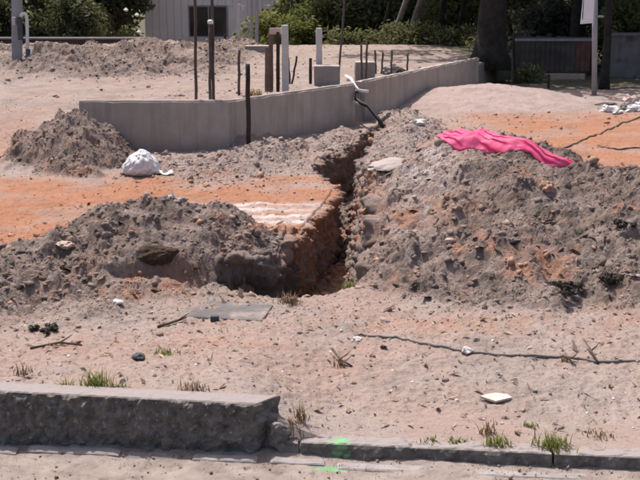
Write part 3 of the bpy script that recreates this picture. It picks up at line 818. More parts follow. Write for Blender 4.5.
# rods, stakes and posts standing in the foundation
def rod(name, top, bot, r, mt, label, cat='rebar', group=None, cap=False, n=8, sq=False):
    top = Vector(top); bot = Vector(bot)
    e = None
    m = MB(); d = top - bot
    k = 6
    pts = [bot.lerp(top, i / k) - bot + Vector((0.004 * math.sin(i * 2.1 + bot.x * 5), 0, 0)) for i in range(k + 1)]
    if cap:
        e = empty(name, bot)
        m.tube(pts, r, n); m.build('rod', mt, e, True)
        c = MB(); c.tube([d - d.normalized() * 0.02, d + d.normalized() * 0.012, d + d.normalized() * 0.022], [r * 1.9, r * 1.9, r * 1.0], 10); c.build('cap', M['white_plastic'], e, True)
        o = e
    else:
        m.tube(pts, r, n)
        o = m.build(name, mt, None, not sq); o.location = bot
    tag(o, label, cat, group)
    return o
REB = 'rebars standing in the foundation'
def on_fill(px, py, z=0.47): return gp3(px, py, z)
def standing(px0, py0, Yb, px1, py1): # bottom px, top px at the same distance
    b = dp(px0, py0, Yb); t = dp(px1, py1, Yb); return t, b
t, b = standing(196, 110, 10.32, 195, -25); rod('rebar', t, b, 0.016, M['rust'], 'rusty rebar furthest left on the foundation corner', 'rebar', REB)
t, b = standing(210, 110, 10.33, 210.5, 22); rod('capped_rebar', t, b, 0.016, M['rust'], 'rusty rebar with a small white cap on its tip', 'rebar', REB, cap=True)
t, b = standing(213.5, 110, 10.36, 212, -25); rod('rebar', t, b, 0.016, M['rust'], 'rusty rebar just right of the white capped one', 'rebar', REB)
t, b = standing(239, 98, 11.8, 239, 50); rod('rebar', t, b, 0.016, M['rust'], 'short rusty rod standing in the fill behind the dark stake', 'rebar', REB)
t, b = standing(249, 152, 10.22, 247.5, 64); rod('stake', t, b, 0.026, M['dark_wood'], 'dark wooden stake standing in front of the foundation corner', 'stake', n=6)
t, b = standing(338, 84, 13.6, 346, -15); rod('rebar', t, b, 0.014, M['rust'], 'long thin rod leaning right beside the grey concrete block', 'rebar', REB)
for (x0, y0, x1, y1, Yb, lb) in [(362, 80, 361, 44, 13.6, 'thin rod in front of the second grey concrete block'), (366, 80, 367, 40, 13.7, 'taller thin rod at the second concrete block'),
                              (376, 74, 375, 50, 14.6, 'short thin rod just right of the second concrete block'), (381.5, 74, 383, 52, 14.7, 'slightly leaning thin rod behind the receding wall'),
                              (391, 76, 392, 50, 14.3, 'dark thin rod in the middle of the receding wall'), (407, 72, 408, 53, 15.0, 'thin rod furthest right along the receding wall')]:
    t, b = standing(x0, y0, Yb, x1, y1); rod('rebar', t, b, 0.014, M['rust'], lb, 'rebar', REB)
def post(name, px, pyb, pyt, Yb, wpx, mt, label, cat='post', lean=0.0, group=None, seed=0):
    b = dp(px, pyb, Yb); t = dp(px + lean, pyt, Yb)
    ww = wpx / FOC * Yb / 2
    c = [[[(b.x * (1 - kz) + t.x * kz + sx * ww - b.x, sy * ww, (t.z - b.z) * kz) for kz in (0, 1)] for sy in (-1, 1)] for sx in (-1, 1)]
    o = rough_block(name, c, (3, 3, 16), ww * 0.10, 6, mt, None, seed, rnd=ww * 0.12)
    o.location = b
    return tag(o, label, cat, group)
PG = 'posts standing behind the foundation wall'
post('wooden_post', 267, 92, 47, 11.9, 4.2, M['wood'], 'shorter weathered brown wooden post left of the pale post', 'post', 0, PG, 1)
post('wooden_post', 271, 92, 29, 12.1, 4.4, M['wood'], 'taller weathered brown wooden post in the pale post group', 'post', 0, PG, 2)
post('dark_post', 278, 92, 32, 12.0, 3.6, M['dark_wood'], 'near black wooden post touching the pale concrete post', 'post', 0, PG, 3)
post('concrete_post', 285.5, 92, 25, 11.9, 7.0, M['pale_post'], 'pale concrete post standing beside the brown wooden posts', 'post', -0.6, PG, 4)
post('concrete_post', 319, 84, 28, 13.6, 6.2, M['pale_post'], 'pale concrete post rising behind the grey block', 'post', 0, PG, 5)
post('dark_post', 310.5, 84, 58, 13.3, 3.0, M['dark_wood'], 'short dark post at the left edge of the grey block', 'post', 0, PG, 6)
# bracing board between the wooden posts
m = MB(); a = dp(269.5, 29, 12.02); b = dp(283, 30, 12.02); m.box(a.x, b.x, 11.99, 12.03, a.z - 0.06, a.z + 0.012)
o = m.build('brace_board', M['house_trim'], None, False, 0.004); tag(o, 'small pinkish board nailed across the tops of the posts', 'board')
for (x0, y0, x1, y1, Yb, lb) in [(290, 84, 288, 55, 12.4, 'thin dark stick leaning left beside the pale post'), (292, 84, 297, 56, 12.5, 'thin dark stick leaning right beside the pale post')]:
    t, b = standing(x0, y0, Yb, x1, y1); rod('stick', t, b, 0.014, M['dark_wood'], lb, 'stick', 'sticks beside the pale post', n=6)
def block(px0, px1, pyt, pyb, Y0, depth, label, seed):
    a = dp(px0, pyb, Y0); b = dp(px1, pyt, Y0)
    o = rough_block('concrete_block', box_corners(0, b.x - a.x, 0, depth, -0.05, b.z - a.z), (10, 10, 8), 0.006, 7, M['concrete'], None, seed, rnd=0.006)
    o.location = a; tag(o, label, 'block', 'concrete column bases behind the wall')
block(314, 340, 66, 83, 13.2, 0.3, 'grey concrete block in front of the far pale post', 3)
block(355, 375.5, 62, 79, 13.9, 0.3, 'grey concrete block standing behind the white bent pipe', 6)

# ================================================================== LEFT POSTS
post('utility_post', 17, 67, -30, 16.1, 9.0, M['grey_post'], 'thick grey concrete post at the far left among the dirt mounds', 'post', 0, None, 8)
b0 = dp(27, 68, 15.9)
e = empty('standpipe', b0); tag(e, 'white hooked standpipe with dark blue foot beside the thick grey post', 'pipe')
def q(px, py, Y=15.9): return dp(px, py, Y) - b0
m = MB(); m.tube([q(27.3, 66), q(27.3, 40), q(27, 20), q(26.4, 15.5), q(24.5, 13.6), q(22, 14.2), q(20.5, 17)], 0.026, 10); m.build('pipe', M['white_plastic'], e, True)
m = MB(); m.tube([q(28, 69), q(28, 62), q(28, 49)], 0.036, 10); m.build('foot_sleeve', M['blue_paint'], e, True)
m = MB(); a = q(23, 60); m.box(a.x - 0.045, a.x + 0.02, -0.04, 0.04, q(0, 40).z, q(0, 17).z); m.build('meter_box', M['dark_lid'], e, False, 0.006)
m = MB(); a = q(12.3, 0, 15.85); m.box(a.x - 0.03, a.x + 0.02, -0.05, 0.05, q(0, 25).z, q(0, 17).z); m.build('bracket', M['pale_post'], e, False, 0.006)

# ================================================================== HOUSE BEHIND
HY = 40.0
def house():
    z0 = -0.66; ztop = 2.75
    xl = dp(144.5, 20, HY).x; xr = dp(292, 20, HY).x
    e = empty('house', (xl, HY, z0)); tag(e, 'pale grey board house with a dark two-pane window behind the dirt mounds', 'house')
    L = xr - xl; H = ztop - z0
    wa = dp(190, 36, HY); wb = dp(226, 7, HY)
    wx0, wx1, wz0, wz1 = wa.x - xl, wb.x - xl, wa.z - z0, wb.z - z0
    m = MB(); m.box(0.0, L, 0.09, 5.0, 0, H); m.build('wall', M['house'], e)
    bw = 0.30; n = int(L / bw) + 1; bw = L / n
    for i in range(n):
        x0, x1 = i * bw + 0.008, (i + 1) * bw - 0.008
        dz = 0.003 * ((i * 7) % 3)
        segs = [(0.02, H - 0.02)]
        if x1 > wx0 and x0 < wx1: segs = [(0.02, wz0 - 0.06), (wz1 + 0.06, H - 0.02)]
        for s0, s1 in segs:
            m = MB(); m.box(x0, x1, 0.05 - dz, 0.095, s0, s1); m.build('wall_board', M['house'], e)
    f = MB(); t = 0.05
    f.box(wx0 - t, wx0, 0.02, 0.10, wz0 - t, wz1 + t); f.box(wx1, wx1 + t, 0.02, 0.10, wz0 - t, wz1 + t)
    f.box(wx0, wx1, 0.022, 0.10, wz1, wz1 + t); f.box(wx0, wx1, 0.022, 0.10, wz0 - t, wz0)
    xm = wx0 + (wx1 - wx0) * 0.52; f.box(xm - 0.03, xm + 0.03, 0.024, 0.10, wz0, wz1)
    win = f.build('window', M['grey_post'], e)
    for x0, x1 in ((wx0, xm - 0.03), (xm + 0.03, wx1)):
        m = MB(); m.box(x0, x1, 0.07, 0.085, wz0, wz1); m.build('pane', M['glass'], win)
    m = MB(); m.box(wx0 - 0.1, wx1 + 0.1, -0.03, 0.05, wz0 - t - 0.04, wz0 - t); m.build('sill', M['house'], win)
    m = MB(); m.box(-0.4, L + 0.4, -0.2, 0.0, H - 0.02, H + 0.12); m.build('eave_board', M['house_trim'], e)
    m = MB(); m.add([(-0.4, -0.25, H + 0.1), (L + 0.4, -0.25, H + 0.1), (L + 0.4, 2.5, H + 1.3), (-0.4, 2.5, H + 1.3), (L + 0.4, 5.5, H + 0.1), (-0.4, 5.5, H + 0.1),
                     (-0.4, -0.25, H + 0.2), (L + 0.4, -0.25, H + 0.2), (L + 0.4, 2.5, H + 1.4), (-0.4, 2.5, H + 1.4), (L + 0.4, 5.5, H + 0.2), (-0.4, 5.5, H + 0.2)],
                    [(0, 3, 2, 1), (3, 5, 4, 2), (6, 7, 8, 9), (9, 8, 10, 11), (0, 1, 7, 6), (4, 5, 11, 10), (0, 6, 9, 3), (3, 9, 11, 5), (1, 2, 8, 7), (2, 4, 10, 8)])
    m.build('roof', M['roof'], e)
house()
post('far_post', 239, 52, 4, 23.2, 3.4, M['pale_post'], 'thin white post in front of the grey house', 'post', 0, None, 11)
b = dp(243, 8, 23.1)
m = MB(); m.box(-0.04, 0.04, -0.03, 0.03, -0.05, 0.05); o = m.build('switch_box', M['pale_post'], None, False, 0.006); o.location = (dp(239, 8, 23.2).x + 0.085, 23.2, b.z); tag(o, 'small pale box fixed to the side of the thin white post', 'box')
post('far_post', 251.5, 48, -10, 25.5, 3.2, M['grey_post'], 'left one of two thin grey posts by the house corner', 'post', 0, None, 12)
post('far_post', 257, 48, -10, 26.0, 3.0, M['grey_post'], 'right one of two thin grey posts by the house corner', 'post', 0, None, 13)
post('far_post', 225, 52, 34, 24.0, 2.2, M['dark_wood'], 'short dark post below the house window', 'post', 0, None, 14)
a = dp(245, 54, 21.6); b = dp(268, 46, 21.6)
o = rough_block('concrete_step', box_corners(0, b.x - a.x, 0, 0.5, -0.1, b.z - a.z), (12, 6, 4), 0.006, 5, M['concrete'], None, 4); o.location = a
tag(o, 'low pale concrete slab lying near the two thin grey posts', 'slab')
# low boundary wall in front of the left thicket
a = dp(-120, 48, 28.5); b = dp(147, 39, 28.5)
e = empty('boundary_wall', (a.x, 28.5, a.z)); tag(e, 'low dark boundary wall with a light coping in front of the left thicket', 'wall')
m = MB(); m.box(0, b.x - a.x, 0, 0.15, -0.6, b.z - a.z); m.build('wall_body', M['dark_wood'], e)
m = MB(); m.box(-0.03, b.x - a.x + 0.03, -0.05, 0.2, b.z - a.z, b.z - a.z + 0.045); m.build('coping', M['grey_post'], e)

# ================================================================== RIGHT BACKGROUND
a = dp(594.5, 97, 16.3); t = dp(595.5, -40, 16.3)
e = empty('sign_post', a); tag(e, 'grey sign post carrying a white sign board cut off by the frame', 'sign')
m = MB(); m.tube([(0, 0, -0.1), t - a], 0.042, 10); m.build('pole', M['grey_post'], e, True)
s0 = dp(580, 24, 16.25) - a; s1 = dp(595, -22, 16.25) - a
m = MB(); m.add([(s0.x + 0.005, -0.075, s0.z), (s1.x, -0.075, s0.z + 0.015), (s1.x, -0.075, s1.z), (s0.x + 0.035, -0.075, s1.z), (s0.x + 0.005, -0.055, s0.z), (s1.x, -0.055, s0.z + 0.015), (s1.x, -0.055, s1.z), (s0.x + 0.035, -0.055, s1.z)],
    [(0, 1, 2, 3), (7, 6, 5, 4), (0, 4, 5, 1), (1, 5, 6, 2), (2, 6, 7, 3), (3, 7, 4, 0)]); m.build('sign_board', M['sign'], e)
m = MB(); m.box(s0.x + 0.02, s0.x + 0.034, -0.079, -0.0755, s0.z + 0.07, s1.z - 0.05); m.build('dark_stripe', M['blue_paint'], e)
for zz in (0.1, 0.5):
    m = MB(); m.box(-0.05, 0.05, -0.06, 0.05, s0.z + zz, s0.z + zz + 0.03); m.build('clamp', M['grey_post'], e)
# dark fence with a brown panel
FY = 20.5
a = dp(514, 80, FY); b = dp(592, 36, FY)
e = empty('garden_fence', (a.x, FY, 0.05)); tag(e, 'dark board fence with a brown panel, shaded under the trees', 'fence')
n = 15; L = b.x - a.x; ht = b.z - 0.05
for i in range(n):
    x0 = L * i / n; x1 = L * (i + 1) / n - 0.008
    brown = i >= 12
    m = MB(); m.box(x0, x1, 0.0 + 0.004 * (i % 2), 0.03 + 0.004 * (i % 2), 0.14, ht - (0.03 * ((i * 5) % 4) / 4 if not brown else 0.02))
    m.build('board', M['brown_wood'] if brown else M['fence_wood'], e)
m = MB(); m.box(-0.02, L + 0.02, -0.03, -0.004, ht - 0.10, ht - 0.045); m.build('rail', M['grey_post'], e)
for x in (0.0, 0.45 * L, L):
    m = MB(); m.box(x - 0.04, x + 0.04, 0.036, 0.11, -0.2, ht + 0.05); m.build('fence_post', M['dark_wood'], e)
a = dp(545, 79, 19.6); b = dp(585, 74, 19.6)
o = rough_block('stone_edging', box_corners(0, b.x - a.x, 0, 0.12, -0.1, b.z - a.z), (16, 3, 3), 0.006, 5, M['tan'], None, 2); o.location = a
tag(o, 'pale stone edging strip lying at the foot of the dark fence', 'edging')
WY = 20.2
a = dp(606, 92, WY); b = dp(760, 36, WY)
e = empty('garden_wall', (a.x, WY, 0)); tag(e, 'stained grey garden wall at the right edge behind the sign post', 'wall')
rough_block('wall_body', box_corners(0, b.x - a.x, 0, 0.2, -0.3, b.z), (30, 2, 10), 0.01, 3, M['garden_wall'], e, 3)
m = MB(); m.box(-0.03, b.x - a.x + 0.03, -0.04, 0.24, b.z + 0.003, b.z + 0.06); m.build('coping', M['garden_wall'], e)
# thin dark posts by the fence
for px, y0, y1, lb in ((512.5, 92, 57, 'thin dark post left of the dark fence'), (548.5, 92, 74, 'short thin dark post in front of the pale edging')):
    post('thin_post', px, y0, y1, 17.6, 2.2, M['dark_wood'], lb, 'post', 0, None, px)

# ================================================================== VEGETATION
def leaf_cloud(name, n, size, clusters, mt, seed, flat=0.0):
    """clusters: list of (center, radii, weight); returns a mesh of leaf-shaped faces"""
    r = np.random.default_rng(seed)
    w_ = np.array([c[2] for c in clusters], float); w_ /= w_.sum()
    ci = r.choice(len(clusters), n, p=w_)
    cen = np.array([c[0] for c in clusters])[ci]; rad = np.array([c[1] for c in clusters])[ci]
    d = r.normal(size=(n, 3)); d /= np.linalg.norm(d, axis=1)[:, None]
    rr = r.random(n) ** 0.45
    P = cen + d * rad * rr[:, None]
    nrm = d * 0.6 + r.normal(size=(n, 3)) * 0.7 + np.array([0, 0, 0.5]); nrm /= np.linalg.norm(nrm, axis=1)[:, None]
    a = np.cross(nrm, r.normal(size=(n, 3))); a /= np.linalg.norm(a, axis=1)[:, None]
    b = np.cross(nrm, a)
    s = size * (0.6 + 0.8 * r.random(n))[:, None]
    V = np.stack([P - a * s, P + b * s * 0.45 + nrm * s * 0.12, P + a * s, P - b * s * 0.45 + nrm * s * 0.12], 1).reshape(-1, 3)
    F = np.arange(n * 4).reshape(n, 4)
    ct = r.random(len(clusters))
    tone = np.clip(0.55 * ct[ci] + 0.45 * r.random(n), 0, 1)
    return mesh_np(name, V, F, [mt], False, {'tone': np.repeat(tone, 4)})
def shrub_clusters(seed, h, rad, k=26):
    r = random.Random(seed); out = []
    for i in range(k):
        a = r.random() * 6.283; q_ = rad * math.sqrt(r.random()) * 0.8; z = h * (0.08 + 0.86 * r.random())
        q_ *= (1.0 - 0.45 * (z / h) ** 2)
        s = rad * (0.22 + 0.22 * r.random())
        out.append(((math.cos(a) * q_, math.sin(a) * q_, z), (s, s, s * 0.8), s * s))
    return out
def stems_mesh(seed, h, rad, mt, n=7):
    r = random.Random(seed); m = MB()
    for i in range(n):
        a = r.random() * 6.283; e_ = rad * 0.6 * r.random()
        p1 = Vector((math.cos(a) * e_ * 0.4, math.sin(a) * e_ * 0.4, h * 0.4)); p2 = Vector((math.cos(a) * e_, math.sin(a) * e_, h * 0.85))
        m.tube([(0.04 * math.cos(a), 0.04 * math.sin(a), -0.1), p1, p2], [0.035, 0.022, 0.01], 5)
    me = bpy.data.meshes.new('stem'); me.from_pydata(m.V, [], m.F); me.materials.append(mt); me.update()
    return me
SH = {}
for key, mt, n, sz, h, rd in (('dark', 'leaf_dark', 5200, 0.075, 2.3, 1.3), ('mid', 'leaf_mid', 4600, 0.07, 2.0, 1.2), ('yellow', 'leaf_yellow', 3600, 0.075, 1.9, 1.0), ('grey', 'leaf_grey', 3600, 0.065, 1.5, 0.9),
                              ('fern', 'leaf_dark', 900, 0.055, 0.45, 0.75)):
    SH[key] = [(leaf_cloud('foliage', n, sz, shrub_clusters(i * 13 + len(key), h, rd), M[mt], i + 3), stems_mesh(i + 5, h, rd, M['bark'])) for i in range(2)]
def shrub(kind, px, Y, label, group, s=1.0, name='shrub', zoff=0.0, rz=None):
    X = (px - 320) / FOC * Y
    e = empty(name, (X, Y, hz(X, Y) + zoff), random.random() * 6.28 if rz is None else rz); e.scale = (s, s, s)
    fo, st = SH[kind][random.randrange(2)]
    link(bpy.data.objects.new('foliage', fo), e); link(bpy.data.objects.new('stem', st), e)
    tag(e, label, 'shrub' if 'fern' not in kind else 'plant', group)
    return e
G1 = 'dark shrubs of the left thicket'
for px, Y, kd, s, lb in ((-10, 31.5, 'dark', 1.1, 'dense dark shrub behind the thick grey post at the far left'), (38, 32.5, 'dark', 1.15, 'dense dark shrub just right of the hooked standpipe'),
                         (74, 31.5, 'dark', 1.0, 'dense dark shrub behind the middle of the low boundary wall'), (100, 33, 'dark', 0.9, 'dense dark shrub just left of the blossoming shrub')):
    shrub(kd, px, Y, lb, G1, s)
shrub('mid', 124, 34, 'greener shrub with white blossoms beside the house wall', None, 0.62, 'blossom_shrub')
tc = []
for i, (px, Y) in enumerate(((-70, 37), (-30, 38), (5, 38), (40, 37), (80, 38), (118, 38.5), (300, 36), (335, 37), (372, 35), (412, 37), (452, 36), (495, 35), (535, 36), (575, 35), (615, 36), (655, 36), (705, 35))):
    X = (px - 320) / FOC * Y; zb = hz(X, Y)
    for (c_, r_, w_) in shrub_clusters(900 + i, 4.4, 2.2, 26):
        tc.append(((c_[0] + X, c_[1] + Y, c_[2] + zb), r_, w_))
o = link(bpy.data.objects.new('thicket', leaf_cloud('thicket', 90000, 0.12, tc, M['leaf_dark'], 77)))
tag(o, 'dark far-off thicket closing the background behind the lot', 'thicket', kind='stuff')
G3 = 'shrubs behind the foundation'
shrub('yellow', 276, 31, 'yellow green leafy shrub at the right corner of the house', None, 1.0)
shrub('yellow', 294, 30, 'yellow green shrub behind the pale concrete post', None, 0.9)
shrub('mid', 308, 31, 'mid green shrub between the two pale concrete posts', None, 1.0)
for px, Y, kd, s, lb in ((328, 31, 'dark', 1.0, 'dark shrub just right of the far pale concrete post'), (352, 31.5, 'dark', 1.1, 'dark shrub behind the long leaning rod'), (374, 31, 'dark', 1.0, 'dark shrub above the second concrete block'),
                         (395, 32, 'mid', 1.1, 'mid green shrub behind the feet of the leaning pale trunks'), (420, 32, 'dark', 1.1, 'dark shrub just right of the leaning pale trunks'), (446, 30, 'mid', 1.0, 'mid green shrub behind the thin dark trunk'),
                         (466, 30, 'dark', 1.1, 'dark shrub against the left side of the big dark trunk')):
    shrub(kd, px, Y, lb, G3, s)
shrub('fern', 346, 26.5, 'low bright green weed patch below the pale rail', None, 1.1, 'weed_patch')
shrub('fern', 362, 26.5, 'low green weed patch under the leaning rod', None, 1.0, 'weed_patch')
shrub('fern', 396, 26, 'low green fern patch at the feet of the leaning trunks', None, 1.0, 'weed_patch')
shrub('fern', 424, 26, 'low green fern patch right of the leaning trunks', None, 1.0, 'weed_patch')
shrub('fern', 455, 25.5, 'low green fern patch near the end of the receding wall', None, 0.9, 'weed_patch')
shrub('fern', 527, 18.9, 'light green weed patch between the thin post and the fence', None, 0.6, 'weed_patch')
shrub('grey', 535, 22.6, 'dusty grey green shrub overhanging the dark fence', None, 1.0)
shrub('grey', 560, 23.0, 'grey green shrub behind the middle of the dark fence', None, 0.85)
shrub('dark', 585, 24, 'dark shrub behind the sign board', None, 0.9)
shrub('dark', 515, 24, 'dark shrub right of the big tree trunk', None, 0.9)
shrub('mid', 622, 21.2, 'ivy-like dark green shrub spilling over the grey garden wall', None, 0.75)
shrub('dark', 650, 22, 'dark shrub behind the garden wall at the right edge', None, 0.9)
# pale rail among the shrubs
a = dp(343, 42, 27.6)
e = empty('rail_fence', (a.x, 27.6, hz(a.x, 27.6))); tag(e, 'pale grey horizontal rail on short posts in front of the thicket', 'fence')
L = dp(440, 42, 27.6).x - a.x; zr = a.z - e.location.z
m = MB(); m.box(-0.1, L, 0, 0.06, zr, zr + 0.07); m.build('rail', M['grey_post'], e)
for i in range(4):
    m = MB(); m.box(L * i / 3.2 - 0.04, L * i / 3.2 + 0.04, 0.062, 0.14, -0.2, zr + 0.1); m.build('rail_post', M['wood'], e)

# trees: trunk, limbs, crown
def crown_clusters(seed, rad, h, k=34):
    r = random.Random(seed); out = []
    for i in range(k):
        a = r.random() * 6.283; q_ = rad * math.sqrt(r.random()); z = h * (r.random() - 0.5) * math.sqrt(max(0.05, 1 - (q_ / rad) ** 2))
        s = rad * (0.20 + 0.16 * r.random()); out.append(((math.cos(a) * q_, math.sin(a) * q_, z), (s, s, s * 0.65), s * s))
    return out
CR = [leaf_cloud('crown', 1900, 0.20, crown_clusters(i + 40, 3.4, 3.4), M['leaf_dark'], i + 60) for i in range(2)]
def tree(px, Y, r0, lean, label, bark='bark', ch=5.2, scale=1.0, group=None, back=1.0):
    X = (px - 320) / FOC * (Y * math.cos(TH) + 0.35)
    z = hz(X, Y)
    e = empty('tree', (X, Y, z)); tag(e, label, 'tree', group)
    H = ch * 0.8; r = random.Random(int(px * 3 + Y))
    top = Vector((lean[0] * H, lean[1] * H, H)); m = MB(); pts = []; rad = []
    for i in range(13):
        t_ = i / 12
        p = Vector((lean[0] * H * t_, lean[1] * H * t_, -0.15 + (H + 0.15) * t_)) + Vector((0.06 * math.sin(t_ * 7 + px), 0.05 * math.cos(t_ * 5), 0)) * t_
        pts.append(p); rad.append(r0 * (1 - 0.55 * t_) * (1 + 0.6 * math.exp(-t_ * 16)))
    m.tube(pts, rad, 14); tr_ = m.build('trunk', M[bark], e, True)
    for v in tr_.data.vertices:
        nv = mnoise.fractal(Vector((v.co.x * 6, v.co.y * 6, v.co.z * 1.6)), 0.8, 2, 3); v.co.x += nv * r0 * 0.12; v.co.y += nv * r0 * 0.12
    for i in range(5):
        a = i * 1.26 + r.random(); l = (1.6 + r.random()) * scale
        s = pts[8 + i % 4]; m = MB()
        m.tube([s, s + Vector((math.cos(a) * l * 0.5, math.sin(a) * l * 0.5, l * 0.45)), s + Vector((math.cos(a) * l, math.sin(a) * l, l * 0.7))], [r0 * 0.4, r0 * 0.25, r0 * 0.1], 7)
        m.build('limb', M[bark], e, True)
    c = link(bpy.data.objects.new('crown', CR[r.randrange(2)]), e)
    c.location = top + Vector((-0.3 * back, back, 1.0)); c.scale = (scale, scale, scale); c.rotation_euler = (0, 0, r.random() * 6)
    return e
tree(489, 18.9, 0.29, (0.02, 0.0), 'big dark tree trunk at the end of the receding foundation wall', ch=5.0, scale=0.85, back=3.4)
tree(604, 17.4, 0.075, (0.0, 0.02), 'slim dark tree trunk directly behind the sign post', ch=5.0, scale=0.8, back=2.6)
tree(386, 26.6, 0.085, (0.36, 0.0), 'left one of two pale trunks leaning right behind the receding wall', 'bark_pale', 5.5, scale=0.8, back=5.0)
tree(402, 26.9, 0.10, (0.30, 0.0), 'right one of two pale trunks leaning right behind the receding wall', 'bark_pale', 5.5, scale=0.8, back=5.0)
tree(437, 26.8, 0.10, (0.12, 0.0), 'dark trunk between the leaning pale trunks and the big trunk', 'bark', 5.2, scale=0.8, back=5.0)
tree(372, 27.4, 0.07, (0.28, 0.0), 'thin leaning trunk left of the two pale leaning trunks', 'bark', 5.0, scale=0.7, back=6.0)
tree(456, 27.0, 0.07, (0.16, 0.0), 'thin slanting trunk just left of the big dark trunk', 'bark', 5.0, scale=0.7, back=6.0)
tree(348, 41, 0.2, (0.0, 0.0), 'shaded tree behind the long leaning rod', 'bark', 5.4)
tree(322, 42, 0.2, (0.0, 0.0), 'shaded tree behind the yellow green shrubs by the house', 'bark', 5.6, scale=0.8)
tree(375, 40, 0.2, (-0.05, 0.0), 'dark upright tree left of the leaning pale trunks', 'bark', 5.4)
tree(3, 34, 0.2, (0.0, 0.0), 'shaded tree behind the thick grey post at the far left', 'bark', 5.2)
tree(38, 35, 0.2, (0.04, 0.0), 'shaded tree in the middle of the left thicket', 'bark', 5.2)
tree(70, 39, 0.2, (0.0, 0.0), 'shaded tree just left of the house', 'bark', 5.4)
tree(540, 25, 0.2, (0.0, 0.0), 'shaded tree behind the dark fence', 'bark', 4.8)
tree(575, 21.9, 0.16, (0.0, 0.0), 'shaded tree between the fence and the sign board', 'bark', 4.8)
tree(645, 23.5, 0.2, (0.0, 0.0), 'shaded tree behind the garden wall at the right edge', 'bark', 4.8)
tree(700, 21, 0.2, (-0.05, 0.0), 'tree leaning in from beyond the right edge of the view', 'bark', 4.8)
# white blossoms
for px, py, lb in ((137, 15, 'white blossom nearest the house wall, upper of two'), (139, 32, 'white blossom nearest the house wall, lower of two'), (126, 10, 'white blossom on the left side of the green shrub')):
    p = dp(px, py, 32.6)
    o = mesh_py('blossom', *(lambda m: (m.V, m.F))((lambda mb: (mb.tube([(0, 0, -0.05), (0, 0, 0.0), (0, 0, 0.07)], [0.03, 0.085, 0.02], 7), mb)[1])(MB())), M['white_plastic'])
    o.location = p; tag(o, lb, 'flower', 'white blossoms beside the house')

# ================================================================== LOOSE THINGS ON THE LOT
def place(o, X, Y, dz=0.0):
    o.location = (X, Y, hz(X, Y) + dz); return o
# concrete inspection lid
p0 = [gp(181, 317), gp(262, 321), gp(274, 305), gp(205, 301)]
cx = sum(p[0] for p in p0) / 4; cy = sum(p[1] for p in p0) / 4
zl = 0.070
c = [[[(x - cx, y - cy, z) for z in (-0.03, 0.035)] for (x, y) in pr] for pr in ((p0[0], p0[3]), (p0[1], p0[2]))]
e = empty('inspection_lid', (cx, cy, zl)); tag(e, 'flat dark grey concrete slab lying at the near edge of the trench', 'slab')
rough_block('slab', c, (30, 20, 3), 0.005, 6, M['lid'], e, 2, rnd=0.005)
a = gp(215, 319); m = MB(); m.box(a[0] - cx - 0.020, a[0] - cx + 0.020, a[1] - cy - 0.03, a[1] - cy + 0.0, 0.0, 0.052); m.build('lifting_block', M['dark_lid'], e, False, 0.004)

# pink plastic sheet draped over the ridge of the right mound
def sheet():
    crest = [dp(440, 147, 6.78), dp(452, 139, 6.72), dp(468, 134, 6.68), dp(484, 134, 6.62), dp(500, 142, 6.55), dp(520, 153, 6.46), dp(545, 163, 6.36), dp(575, 171, 6.28)]
    n, k_ = 90, 34
    pts = []
    for i in range(n):
        f = i / (n - 1) * (len(crest) - 1); a_ = min(int(f), len(crest) - 2); pts.append(crest[a_].lerp(crest[a_ + 1], f - a_))
    V = []
    X = []; Yv = []
    for i, p in enumerate(pts):
        t_ = i / (n - 1)
        wid = 0.19 * min(1, t_ * 7 + 0.15) * (1.25 - 0.5 * t_) * min(1, (1 - t_) * 3.4 + 0.08)
        for j in range(k_):
            s_ = j / (k_ - 1) - 0.55
            X.append(p.x + 0.06 * s_ + 0.012 * math.sin(j * 0.9 + i * 0.3)); Yv.append(p.y + s_ * wid * 1.15 + 0.02 * math.sin(i * 0.21))
    zt, _ = terrain(np.array(X), np.array(Yv)); zs, _ = terrain(np.array(X), np.array(Yv), False)
    for q_, (x, y) in enumerate(zip(X, Yv)):
        i, j = divmod(q_, k_); s_ = j / (k_ - 1); t_ = i / (n - 1)
        fold = 0.018 * (0.5 + 0.5 * math.sin(s_ * 10 + t_ * 4 + 2.0 * mnoise.noise(Vector((x * 3, y * 4, 0))))) + 0.008 * mnoise.noise(Vector((x * 9, y * 11, 4)))
        puff = 0.030 * math.sin(math.pi * min(1, s_ * 1.1)) * min(1, (1 - t_) * 3) * min(1, 4 * t_)
        ef = min(1, s_ * 4); cre = 0.014 * abs(mnoise.noise(Vector((x * 7 + 3, y * 15, 2)))) - 0.008 * abs(mnoise.noise(Vector((x * 22, y * 26, 8))))
        V.append((x, y, lerp(zt[q_], zs[q_], 0.6 * ef) + 0.004 + ef * (0.016 + max(0, fold) + cre) + puff))
    F = [(i * k_ + j, (i + 1) * k_ + j, (i + 1) * k_ + j + 1, i * k_ + j + 1) for i in range(n - 1) for j in range(k_ - 1)]
    o = mesh_py('plastic_sheet', V, F, M['pink'], None, True)
    md = o.modifiers.new('thick', 'SOLIDIFY'); md.thickness = 0.003
    tag(o, 'crumpled bright pink plastic sheet draped over the right dirt mound', 'sheet')
sheet()

